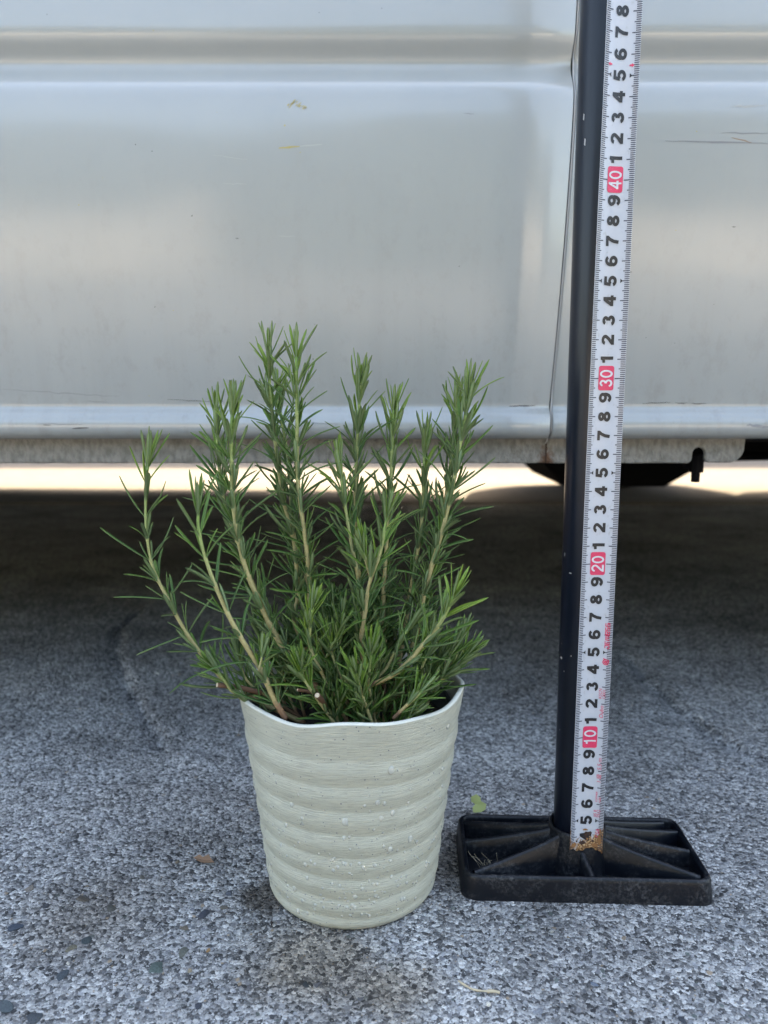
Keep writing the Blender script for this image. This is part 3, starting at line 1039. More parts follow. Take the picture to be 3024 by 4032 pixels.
def ribbon(pts, w, closed=False, step=0.12):
    P0 = [np.array(p, float) for p in pts]
    P = []
    for i in range(len(P0) - (0 if closed else 1)):
        a_, b_ = P0[i], P0[(i + 1) % len(P0)]
        m_ = max(1, int(np.linalg.norm(b_ - a_) / step))
        P += [a_ + (b_ - a_) * k / m_ for k in range(m_)]
    if not closed:
        P.append(P0[-1])
    n_ = len(P)
    out = []
    for i in range(n_):
        a = P[i - 1] if (i > 0 or closed) else P[i]
        b = P[(i + 1) % n_] if (i < n_ - 1 or closed) else P[i]
        t1 = P[i] - a; t2 = b - P[i]
        t1 = t1 / (np.linalg.norm(t1) + 1e-9) if np.linalg.norm(t1) > 1e-9 else t2 / np.linalg.norm(t2)
        t2 = t2 / np.linalg.norm(t2) if np.linalg.norm(t2) > 1e-9 else t1
        nn = np.array([-(t1 + t2)[1], (t1 + t2)[0]]); nn /= np.linalg.norm(nn) + 1e-9
        k = 1 / max(0.5, np.dot(nn, np.array([-t1[1], t1[0]])))
        out += [P[i] + nn * w / 2 * k, P[i] - nn * w / 2 * k]
    F = [(2 * i, 2 * i + 1, 2 * i + 3, 2 * i + 2) for i in range(n_ - 1)]
    if closed:
        F.append((2 * n_ - 2, 2 * n_ - 1, 1, 0))
    return [tuple(o_) for o_ in out], F


def arc(cx_, cy_, rx, ry, a0_, a1_, n_=18):
    return [(cx_ + rx * math.cos(R(a)), cy_ + ry * math.sin(R(a))) for a in np.linspace(a0_, a1_, n_)]


def digit(d, w):
    """centre-line strokes of a bold grotesque numeral in a 0.72 x 1 box -> [(points, closed)]"""
    h = w / 2
    if d == '0': return [(arc(.36, .5, .36 - h, .5 - h, 0, 360, 33)[:-1], True)]
    if d == '1': return [([(.44, 0), (.44, 1)], False), ([(.12, .735), (.30, .745), (.40, .82), (.44, .95)], False)]
    if d == '2': return [(arc(.365, .69, .345 - h, .31 - h, 175, -38, 16) + [(.40, .38), (.22, .24), (.12, .13)], False), ([(.03, h), (.71, h)], False)]
    if d == '3': return [(arc(.35, .725, .30 - h, .275 - h, 170, -92, 16), False), (arc(.35, .29, .345 - h, .29 - h, 92, -172, 18), False)]
    if d == '4': return [([(.50, 0), (.50, 1)], False), ([(.0, .30), (.72, .30)], False), ([(.47, .94), (.09, .31)], False)]
    if d == '5': return [([(.66, 1 - h), (.15, 1 - h)], False), ([(.20, .98), (.13, .46)], False), (arc(.355, .335, .355 - h, .335 - h, 142, -165, 22), False)]
    if d == '6': return [(arc(.365, .325, .35 - h, .325 - h, 0, 360, 28)[:-1], True), (arc(.395, .50, .385 - h, .5 - h, 188, 42, 16), False)]
    if d == '7': return [([(.02, 1 - h), (.70, 1 - h)], False), ([(.62, .88), (.46, .66), (.34, .36), (.29, 0)], False)]
    if d == '8': return [(arc(.36, .735, .305 - h, .265 - h, 0, 360, 26)[:-1], True), (arc(.36, .285, .35 - h, .285 - h, 0, 360, 28)[:-1], True)]
    if d == '9': return [([(.72 - x, 1 - y) for x, y in p], c) for p, c in digit('6', w)]


def numeral(text, s, u0, height, stroke, mat, name, gap=0.12, wscale=1.0, lift=0.022):
    """text set along the tape, its top towards the left edge"""
    polys = []
    W = sum(.72 for _ in text) + gap * (len(text) - 1)
    x0 = -W / 2
    for ch in text:
        for pts, closed in digit(ch, stroke):
            q, F = ribbon(pts, stroke, closed)
            polys.append(([(u0 - (y - 0.5) * height, s + (x + x0) * height * wscale) for x, y in q], F))
        x0 += .72 + gap
    return flat_to_tape(name, polys, mat, lift)


def rbox(s, u0, hs, hu, r_):
    pts = rrect(hu, hs, r_)
    return [(u0 + x, s + y) for x, y in pts]


for s in range(4, 62):
    if s % 10 == 0:
        pts, F = [], []
        ub = np.r_[-.415, -.405, -.38, -.34, np.linspace(-.295, .295, 12), .34, .38, .405, .415]
        for u in ub:
            q = max(0.0, abs(u) - .295) / .12
            hs = 0.64 - .12 * (1 - math.sqrt(max(0, 1 - q * q)))
            pts += [(u - .02, s + .02 - hs), (u - .02, s + .02 + hs)]
        F = [(2 * k, 2 * k + 1, 2 * k + 3, 2 * k + 2) for k in range(len(ub) - 1)]
        flat_to_tape("numeral_box", [(pts, F)], M_PINK)
        numeral(str(s), s, -0.02, 0.70, 0.155, M_WHITE, "numeral", 0.14, 0.80, 0.034)
    else:
        numeral(str(s % 10), s, -0.02, 0.68, 0.225, M_INK, "numeral", wscale=1.12)

polysL = []
for side_ in (-1, 1):
    polys = []
    for mm in range(33, 615):
        s = mm / 10
        if mm % 10 == 0:
            ln, w = 0.43, 0.026
            if mm % 100 == 0 and True:
                ln = 0.52
        elif mm % 5 == 0:
            ln, w = 0.34, 0.024
        else:
            ln, w = 0.255, 0.022
        e = HU - 0.004
        a, b = side_ * e, side_ * (e - ln)
        n_ = 4
        pts, F = [], []
        for k in range(n_):
            u = a + (b - a) * k / (n_ - 1)
            pts += [(u, s - w), (u, s + w)]
        F = [(2 * k, 2 * k + 1, 2 * k + 3, 2 * k + 2) for k in range(n_ - 1)]
        polys.append((pts, F))
    o = flat_to_tape("tick_marks", polys, M_NAVY, 0.016)
    o["kind"] = "stuff"
for s in range(5, 61, 10):
    for sd in (-1, 1):
        flat_to_tape("pointer_mark", [([(sd * 0.50, s - 0.115), (sd * 0.50, s + 0.115), (sd * 0.63, s)], [(0, 1, 2)])], M_INK)
for sd in (-1, 1):
    flat_to_tape("arrow_mark", [([(sd * .47, 45.44), (sd * .47, 45.52), (sd * .59, 45.52), (sd * .59, 45.44)], [(0, 1, 2, 3)]), ([(sd * .585, 45.38), (sd * .585, 45.58), (sd * .72, 45.48)], [(0, 1, 2)])], M_PINK)


def small_text(body, s_start, u_base, size, shear=0.15, spacing=1.0, off=0.0):
    cu = bpy.data.curves.new("print", 'FONT')
    cu.body = body
    cu.size = 1.0
    cu.shear = shear
    cu.space_character = spacing
    cu.offset = off
    cu.resolution_u = 3
    tmp = bpy.data.objects.new("print_tmp", cu)
    COL.objects.link(tmp)
    dg = bpy.context.evaluated_depsgraph_get()
    me_ = bpy.data.meshes.new_from_object(tmp.evaluated_get(dg))
    pts = [(u_base - v_.co.y * size, s_start + v_.co.x * size) for v_ in me_.vertices]
    F = [tuple(p.vertices) for p in me_.polygons]
    bpy.data.objects.remove(tmp)
    o_ = flat_to_tape("print", [(pts, F)], M_PINK, 0.026)
    bpy.data.meshes.remove(me_)
    return o_


small_text("KSA", 3.95, 0.76, 0.32, 0.2)
small_text("JIS B", 5.22, 0.55, 0.24); small_text("7512", 5.20, 0.75, 0.24)
small_text("convex", 6.13, 0.56, 0.22); small_text("rule", 6.10, 0.75, 0.22)
small_text("1 級", 7.30, 0.70, 0.30, 0.1); small_text("5.5 m", 8.07, 0.70, 0.32, 0.12)
small_text("Oubo", 11.15, 0.66, 0.32, 0.15); small_text("KSCN", 12.30, 0.53, 0.23); small_text("12001", 12.28, 0.73, 0.23)
# square-cut maker's lettering and the ring mark beside it
LET = {'D': [[(0, .0), (0, .55)], [(0, 0), (.62, 0), (.62, 1), (0, 1)]], 'E': [[(.6, 0), (0, 0), (0, 1), (.6, 1)], [(0, .5), (.55, .5)]],
       'M': [[(0, 0), (0, .85), (.45, .85), (.45, 0)], [(.45, .85), (.9, .85), (.9, 0)]], 'B': [[(0, 0), (0, 1), (.6, 1), (.6, 0), (0, 0)], [(0, .52), (.6, .52)]],
       'S': [[(0, 0), (.62, 0), (.62, .5), (0, .5), (0, 1), (.62, 1)]]}
x0, polys = 0.0, []
for ch in "DEMBSS":
    for st in LET[ch]:
        q, F = ribbon([(x0 + x + y * 0.06, y) for x, y in st], 0.20)
        polys.append(([(0.69 - (y - 0.5) * 0.22, 15.24 + x * 0.26) for x, y in q], F))
    x0 += (1.18 if ch == 'M' else 0.92)
flat_to_tape("print", polys, M_PINK, 0.026)
polys = []
q, F = ribbon(arc(0, 0, .145, .145, 60, 400, 26), 0.055); polys.append(([(0.66 + x, 14.45 + y) for x, y in q], F))
q, F = ribbon(arc(0, 0, .055, .055, 0, 360, 14)[:-1], 0.07, True); polys.append(([(0.66 + x, 14.45 + y) for x, y in q], F))
q, F = ribbon([(0.13, -0.02), (0.16, 0.10), (-0.14, 0.20)], 0.05); polys.append(([(0.66 + x, 14.45 + y) for x, y in q], F))
flat_to_tape("print", polys, M_PINK, 0.026)

fk = random.Random(4)
M_FLAKE = mk("rust_flake", (0.045, 0.022, 0.014, 1), 0.9); M_FLAKE2 = mk("rust_orange", (0.26, 0.12, 0.045, 1), 0.9)
for (u0, s0, ru, rs_, mt) in ((.02, 4.12, .16, .20, M_FLAKE), (.22, 4.22, .13, .13, M_FLAKE), (-.2, 3.62, .22, .13, M_FLAKE), (.42, 3.75, .08, .07, M_FLAKE), (-.55, 3.75, .07, .10, M_FLAKE), (.1, 3.85, .1, .08, M_FLAKE2), (.78, 3.9, .12, .35, M_FLAKE2), (-.75, 3.55, .18, .18, M_FLAKE2), (.55, 3.5, .2, .12, M_FLAKE2), (-.05, 4.42, .16, .07, M_FLAKE2), (.8, 4.4, .06, .2, M_FLAKE2)):
    n_ = 11
    pts = [(u0 + ru * math.cos(6.283 * k / n_) * fk.uniform(.55, 1.15), s0 + rs_ * math.sin(6.283 * k / n_) * fk.uniform(.55, 1.15)) for k in range(n_)]
    pts = [(max(-HU, min(HU, a_)), max(3.22, b_)) for a_, b_ in pts] + [(u0, s0)]
    flat_to_tape("rust_flake", [(pts, [(k, (k + 1) % n_, n_) for k in range(n_)])], mt, 0.040)

# ================================================================== POT
POTX, POTY, POTH = -1.83, 41.9, 12.05
pt = N("speckled_resin_pot")
puv = pt.uv
lines = pt.noise(pt.mapping(puv, (0.9, 16, 1)), 1.0, 4, 0.7)
lines2 = pt.noise(pt.mapping(puv, (2.2, 40, 1)), 1.0, 2, 0.6)
vs_ = pt.n("TexVoronoi", feature='F1'); vs_.inputs["Scale"].default_value = 4.6
pt.l(puv, vs_.inputs["Vector"])
sepv = pt.n("SeparateColor"); pt.l(vs_.outputs["Color"], sepv.inputs[0])
speck = pt.math('MULTIPLY', pt.math('LESS_THAN', vs_.outputs["Distance"], pt.math('MULTIPLY', sepv.outputs[1], 0.19)), pt.math('GREATER_THAN', sepv.outputs[0], 0.3))
tone = pt.ramp(pt.noise(puv, 0.6, 3), [(0.3, (0.485, 0.475, 0.375)), (0.7, (0.535, 0.527, 0.42))])
tone = pt.mix(pt.ramp(lines, [(0.40, (1, 1, 1)), (0.52, (0, 0, 0))]), tone, (0.40, 0.385, 0.31, 1))
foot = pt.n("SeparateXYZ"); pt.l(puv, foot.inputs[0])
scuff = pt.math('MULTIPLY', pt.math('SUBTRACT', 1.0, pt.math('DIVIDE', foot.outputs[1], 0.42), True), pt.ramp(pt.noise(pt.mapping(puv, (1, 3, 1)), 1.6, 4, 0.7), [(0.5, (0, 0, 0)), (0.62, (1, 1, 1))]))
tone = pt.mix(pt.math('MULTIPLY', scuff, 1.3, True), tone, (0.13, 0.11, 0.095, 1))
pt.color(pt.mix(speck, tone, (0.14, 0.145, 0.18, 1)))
pt.set(Roughness=0.52, Specular_IOR_Level=0.4)
pt.bump(pt.math('ADD', lines, pt.math('MULTIPLY', lines2, 0.4)), 0.75, 0.0011)
M_POT = pt.m
inm = N("pot_inside"); inm.set(Base_Color=(0.56, 0.555, 0.48, 1), Roughness=0.6); M_POTIN = inm.m

BANDS = [POTH + 0.1, 10.15, 8.72, 7.30, 5.92, 4.58, 3.30, 2.02, 0.9, -0.6]


def pot_r(z, a):
    zz = z + 0.10 * math.sin(a + 0.6) + 0.05 * math.sin(3 * a)
    t = z / POTH
    r_ = 4.78 + (6.28 - 4.78) * (t ** 1.08)
    if z < 0.7:
        r_ -= 0.36 * (1 - z / 0.7) ** 2.4
    for i in range(len(BANDS) - 1):
        if BANDS[i + 1] <= zz <= BANDS[i]:
            q = (BANDS[i] - zz) / (BANDS[i] - BANDS[i + 1])
            amp = 0.115 if i else 0.085
            prof = math.sin(min(q / 0.5, 1.0) * math.pi / 2) if q < 0.5 else 1 - ((q - 0.5) / 0.5) ** 1.5
            if i == 0:
                prof = 0.9 - 0.9 * ((q - 0.35) / 0.65) ** 1.4 if q > 0.35 else 0.9
            r_ += amp * prof - 0.03
            break
    return r_


def rim_z(a):
    return POTH + 0.13 * math.sin(5 * a + 0.9) + 0.06 * math.sin(9 * a + 2) + 0.05 * math.cos(a)


pot = thing("plant_pot", "cream speckled ribbed plant pot beaded with water drops", "plant pot", (POTX, POTY, 0))
S = 144
zs = np.r_[np.linspace(0, 0.8, 8), np.linspace(0.9, POTH - 0.06, 118)]
v, uvs, f = [], [], []
for z in zs:
    for k in range(S + 1):
        a = 2 * math.pi * k / S
        zz = z + (rim_z(a) - POTH) * (z / POTH) ** 6
        r_ = pot_r(z, a) + 0.05 * math.sin(5 * a + 0.5) * (z / POTH) ** 8
        v.append((POTX + r_ * math.sin(a), POTY - r_ * math.cos(a), zz)); uvs.append(((a - math.pi) * 5.4 + 30, z))
for i in range(len(zs) - 1):
    for k in range(S):
        f.append((i * (S + 1) + k, i * (S + 1) + k + 1, (i + 1) * (S + 1) + k + 1, (i + 1) * (S + 1) + k))
f.append(tuple(range(S - 1, -1, -1)))
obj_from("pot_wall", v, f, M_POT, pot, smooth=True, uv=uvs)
v, uvs, f = [], [], []
ip = [(0.0, -0.06), (-0.03, 0.0), (-0.10, 0.035), (-0.20, 0.03), (-0.27, -0.03), (-0.30, -0.3), (-0.34, -1.2), (-0.40, -2.2)]
for (dr, dz) in ip:
    for k in range(S):
        a = 2 * math.pi * k / S
        r_ = pot_r(POTH - 0.06 + min(0, dz + 0.06) * 1.0, a) + dr + 0.05 * math.sin(5 * a + 0.5) if dz > -1 else pot_r(POTH + dz, a) + dr
        v.append((POTX + r_ * math.sin(a), POTY - r_ * math.cos(a), rim_z(a) + dz + (0.0)))
        uvs.append((a * 5.4, 11 + dz))
for i in range(len(ip) - 1):
    for k in range(S):
        f.append((i * S + k, i * S + (k + 1) % S, (i + 1) * S + (k + 1) % S, (i + 1) * S + k))
obj_from("pot_rim", v, f, M_POTIN, pot, smooth=True)

# nursery pot inside, with soil
liner_m = N("nursery_pot_plastic"); liner_m.set(Base_Color=(0.012, 0.017, 0.015, 1), Roughness=0.45)
nursery = thing("nursery_pot", "dark plastic nursery pot set inside the cream pot", "nursery pot", (POTX, POTY, 3))
v, f = [], []
lp = [(4.3, 2.0), (5.35, 10.6), (5.62, 10.65), (5.66, 10.95), (5.5, 11.0), (5.38, 10.9), (5.3, 9.0)]
for (r_, z) in lp:
    for k in range(64):
        a = 2 * math.pi * k / 64
        v.append((POTX + r_ * math.cos(a), POTY + r_ * math.sin(a), z))
for i in range(len(lp) - 1):
    for k in range(64):
        f.append((i * 64 + k, i * 64 + (k + 1) % 64, (i + 1) * 64 + (k + 1) % 64, (i + 1) * 64 + k))
obj_from("liner_wall", v, f, liner_m.m, nursery, smooth=True)
som = N("potting_soil")
snz = som.noise(som.pos, 260, 5, 0.7)
som.color(som.ramp(snz, [(0.3, (0.008, 0.006, 0.005)), (0.6, (0.03, 0.022, 0.016)), (0.8, (0.08, 0.06, 0.045))])).set(Roughness=0.95)
som.bump(snz, 1.0, 0.004)
v, f = [(POTX, POTY, 10.3)], []
rs = np.linspace(0.4, 5.34, 14)
for r_ in rs:
    for k in range(48):
        a = 2 * math.pi * k / 48
        v.append((POTX + r_ * math.cos(a), POTY + r_ * math.sin(a), 9.95 + 0.3 * (1 - r_ / 5.4) + random.uniform(-.08, .08)))
for k in range(48):
    f.append((0, 1 + k, 1 + (k + 1) % 48))
for i in range(13):
    for k in range(48):
        f.append((1 + i * 48 + k, 1 + (i + 1) * 48 + k, 1 + (i + 1) * 48 + (k + 1) % 48, 1 + i * 48 + (k + 1) % 48))
obj_from("soil", v, f, som.m, nursery, smooth=True)

# water drops on the pot
wm = N("water"); wm.set(Base_Color=(0.70, 0.69, 0.60, 1), Roughness=0.0, IOR=1.36, Transmission_Weight=0.42)  # pale base colour stands in for light gathered inside the drops
M_WATER = wm.m
dm = bpy.data.meshes.new("water_drop")
V, F = [], []
rings = 6
for i in range(rings):
    t = i / rings
    rr_, hh = math.cos(t * math.pi / 2) ** 0.85, math.sin(t * math.pi / 2)
    for k in range(14):
        a = 2 * math.pi * k / 14
        sag = 1.0 + 0.18 * max(0, -math.sin(a)) * (1 - t)
        V.append((rr_ * math.cos(a), rr_ * math.sin(a) * sag, hh * 0.55 - 0.03))
V.append((0, 0, 0.52))
for i in range(rings - 1):
    for k in range(14):
        F.append((i * 14 + k, i * 14 + (k + 1) % 14, (i + 1) * 14 + (k + 1) % 14, (i + 1) * 14 + k))
for k in range(14):
    F.append(((rings - 1) * 14 + k, (rings - 1) * 14 + (k + 1) % 14, rings * 14))
F.append(tuple(range(13, -1, -1)))
dm.from_pydata(V, [], F)
dm.polygons.foreach_set("use_smooth", [True] * len(dm.polygons))
dm.materials.append(M_WATER)


def drop(a, z, size):
    r_ = pot_r(z, a); dr = (pot_r(z + 0.1, a) - pot_r(z - 0.1, a)) / 0.2
    out = Vector((math.sin(a), -math.cos(a), -dr)).normalized()
    tan = Vector((math.cos(a), math.sin(a), 0)); up = out.cross(tan)
    M3 = Matrix((tan, up, out)).transposed()
    o = bpy.data.objects.new("water_drop", dm)
    COL.objects.link(o)
    o.parent = pot
    p = Vector((POTX + r_ * math.sin(a), POTY - r_ * math.cos(a), z)) * CM - pot.location
    o.matrix_local = Matrix.Translation(p) @ M3.to_4x4() @ Matrix.Diagonal((size * CM, size * CM * random.uniform(1.0, 1.3), size * CM, 1))


def pot_hit(px, py):
    z = 6.0
    lo = None
    for Y in np.arange(POTY - 7, POTY, 0.02):
        p = at_y(px, py, Y)
        if 0 < p.z < POTH:
            a = math.atan2(p.x - POTX, -(p.y - POTY))
            if math.hypot(p.x - POTX, p.y - POTY) <= pot_r(p.z, a):
                return a, p.z
    return None


# drops read off the photograph (crop of the pot: x, y, radius in crop pixels)
DR = [(1062, 716, 24), (1432, 432, 18), (1395, 708, 15), (413, 942, 16), (972, 930, 17), (1070, 995, 17), (760, 1052, 22), (995, 1031, 17), (378, 1075, 15), (755, 1160, 14),
      (1185, 1165, 20), (1228, 1185, 14), (1053, 1235, 20), (1102, 1240, 10), (1013, 1216, 11), (345, 1208, 13), (434, 1214, 10), (504, 1335, 17), (566, 1333, 13), (684, 1372, 13),
      (692, 1290, 11), (764, 1330, 12), (712, 1350, 12), (879, 1352, 13), (955, 1338, 13), (1056, 1310, 12), (514, 1420, 13), (433, 1490, 19), (678, 1460, 10), (728, 1470, 10),
      (1064, 1413, 14), (1127, 1415, 9), (825, 1545, 18), (963, 1536, 11), (950, 1580, 10), (455, 1636, 17), (516, 1650, 10), (558, 1655, 9), (775, 1612, 12), (824, 1612, 14),
      (308, 1470, 12), (386, 1470, 9), (388, 1548, 13), (616, 1488, 10), (622, 1555, 9), (917, 1440, 9), (975, 1418, 9), (1227, 1450, 11), (1215, 1275, 9), (1265, 1265, 8),
      (1312, 1225, 12), (1308, 1322, 9), (948, 1105, 10), (1008, 1126, 9), (1186, 840, 9), (1302, 866, 10), (1380, 892, 11), (280, 962, 9), (487, 1070, 9), (330, 1105, 9), (360, 1113, 8),
      (1105, 716, 7), (1192, 692, 6), (1405, 655, 8), (1200, 1002, 6), (380, 1275, 8), (660, 1268, 9), (793, 1234, 8), (1130, 1545, 7), (1000, 1510, 7), (745, 1395, 7), (675, 1580, 8), (605, 1578, 6), (986, 1700, 7), (715, 1615, 7), (955, 1745, 11)]
for (dx, dy, rp) in DR:
    h = pot_hit(900 + dx / 1.659, 2600 + dy / 1.659)
    if h:
        drop(h[0], h[1], rp / 1.659 / 78.0)
for k in range(190):
    z = 0.9 + 7.5 * random.random() ** 1.7
    a = random.uniform(-1.5, 1.5)
    if random.random() < 0.5:
        a = random.gauss(0.25, 0.45)
    drop(a, z, 0.04 + 0.065 * random.random() ** 2)
for k in range(26):
    drop(-1.32 + random.uniform(-.25, .12), random.uniform(0.8, 8.5), random.uniform(0.03, 0.09))

# ================================================================== ROSEMARY
lf = N("rosemary_leaf")
tn = lf.attr("tone"); und = lf.attr("under"); alo = lf.attr("along")
oi = lf.n("ObjectInfo")
tt = lf.math('ADD', tn, lf.math('MULTIPLY', lf.math('SUBTRACT', lf.noise(lf.pos, 420, 2), 0.5), 0.35))
upc = lf.ramp(tt, [(0.0, (0.024, 0.066, 0.015)), (0.35, (0.047, 0.112, 0.018)), (0.7, (0.108, 0.195, 0.022)), (1.0, (0.22, 0.32, 0.036))])
upc = lf.mix(lf.math('MULTIPLY', lf.math('POWER', alo, 6.0), 0.55), upc, (0.17, 0.26, 0.06, 1))
lf.color(lf.mix(und, upc, (0.19, 0.25, 0.13, 1)))
lf.set(Roughness=0.48, Specular_IOR_Level=0.3, Subsurface_Weight=0.0)
lf.bump(lf.noise(lf.pos, 1500, 2), 0.35, 0.0004)
# thin blades pass some light
trn = lf.n("BsdfTranslucent")
lf.l(lf.mix(0.5, upc, (0.20, 0.36, 0.05, 1)), trn.inputs["Color"])
mxs = lf.n("MixShader"); mxs.inputs[0].default_value = 0.10
out = [x for x in lf.t.nodes if x.type == 'OUTPUT_MATERIAL'][0]
lf.l(lf.b.outputs[0], mxs.inputs[1]); lf.l(trn.outputs[0], mxs.inputs[2]); lf.l(mxs.outputs[0], out.inputs[0])
M_LEAF = lf.m
st = N("rosemary_stem")
tS = st.attr("age")
stc = st.ramp(tS, [(0.0, (0.13, 0.062, 0.032)), (0.16, (0.22, 0.125, 0.065)), (0.26, (0.36, 0.29, 0.13)), (0.65, (0.38, 0.345, 0.15)), (0.85, (0.29, 0.35, 0.12)), (1.0, (0.19, 0.31, 0.07))])
stn = st.noise(st.pos, 700, 3, 0.6)
st.color(st.mix(1.0, stc, st.ramp(stn, [(0.3, (0.75, 0.72, 0.68)), (0.6, (1.05, 1.05, 1.05))]), 'MULTIPLY')).set(Roughness=0.65)
st.bump(stn, 0.4, 0.0004)
M_STEM = st.m
cutm = mk("cut_twig_end", (0.55, 0.45, 0.32, 1)); barkm = mk("twig_bark", (0.16, 0.085, 0.05, 1), 0.8)

plant = thing("rosemary_plant", "bushy green rosemary with upright needle-leaved stems growing in the cream pot", "rosemary", (POTX, POTY, 10.2))


def leaf_shape(curve, twist, groove=0.10, n_=9):
    """unit leaf: length 1 on x, width about 1 on y (scaled later), grooved above, pale below"""
    V, F, und_, alo_ = [], [], [], []
    sect = [(-.5, -.12), (-.30, .13), (0, .13 - groove * 1.6), (.30, .13), (.5, -.12), (0.0, -.20)]
    for i in range(n_):
        t = i / (n_ - 1)
        t = t if i < n_ - 1 else 1.0
        w = min(1.0, 0.42 + 2.2 * t) * (1.0 if t < 0.78 else math.sqrt(max(0.0, 1 - ((t - 0.78) / 0.225) ** 2)))
        w *= 1.0 - 0.10 * t
        for (y, z) in sect:
            yy, zz = y * w, z * (0.35 + 0.65 * w)
            a = twist * t
            V.append([t, yy * math.cos(a) - zz * math.sin(a), yy * math.sin(a) + zz * math.cos(a), curve * t * t])
            und_.append(1.0 if y == 0.0 and z < -.1 else (0.35 if abs(y) > .45 else 0.0)); alo_.append(t)
    for i in range(n_ - 1):
        for k in range(6):
            F.append((i * 6 + k, i * 6 + (k + 1) % 6, (i + 1) * 6 + (k + 1) % 6, (i + 1) * 6 + k))
    F.append(tuple(range(6))); F.append(tuple((n_ - 1) * 6 + k for k in range(5, -1, -1)))
    return np.array(V), F, np.array(und_), np.array(alo_)


SHAPES = [leaf_shape(c, t) for c, t in ((-.10, 0), (-.20, .2), (.06, -.15), (.14, .1), (-.02, .3), (-.32, -.2), (.22, 0), (-.14, -.35))]


def leaf_world(shape, base, d, nrm, L, W):
    V = SHAPES[shape][0]
    side_ = np.cross(nrm, d)
    return base + np.outer(V[:, 0] * L, d) + np.outer(V[:, 1] * W, side_) + np.outer(V[:, 2] * W + V[:, 3] * L, nrm)


def crop(x, y, dy):
    return np.array(at_y(400 + x * 0.9645, 1200 + y * 0.9645, POTY + dy))


G = random.Random(5)
LEAVES = []      # (stem index, shape, base, dir, normal, L, W, tone)
STEMS = []


def add_leaf(si, base, tan, az_vec, alpha, L, W, tone, shape=None):
    d = math.cos(alpha) * tan + math.sin(alpha) * az_vec
    d /= np.linalg.norm(d)
    nrm = tan - np.dot(tan, d) * d
    if np.linalg.norm(nrm) < 1e-3:
        nrm = -az_vec
    nrm /= np.linalg.norm(nrm)
    for fr_ in (0.35, 0.6, 0.8, 1.0):
        e_ = np.array(base) + d * L * fr_
        if e_[2] < POTH + 0.12 and math.hypot(e_[0] - POTX, e_[1] - POTY) > 5.75 and e_[2] > 7:
            return
    ang = G.uniform(-.35, .35)
    sd = np.cross(nrm, d)
    nrm = nrm * math.cos(ang) + sd * math.sin(ang)
    LEAVES.append((si, G.randrange(len(SHAPES)) if shape is None else shape, np.array(base), d, nrm, L, W, tone))


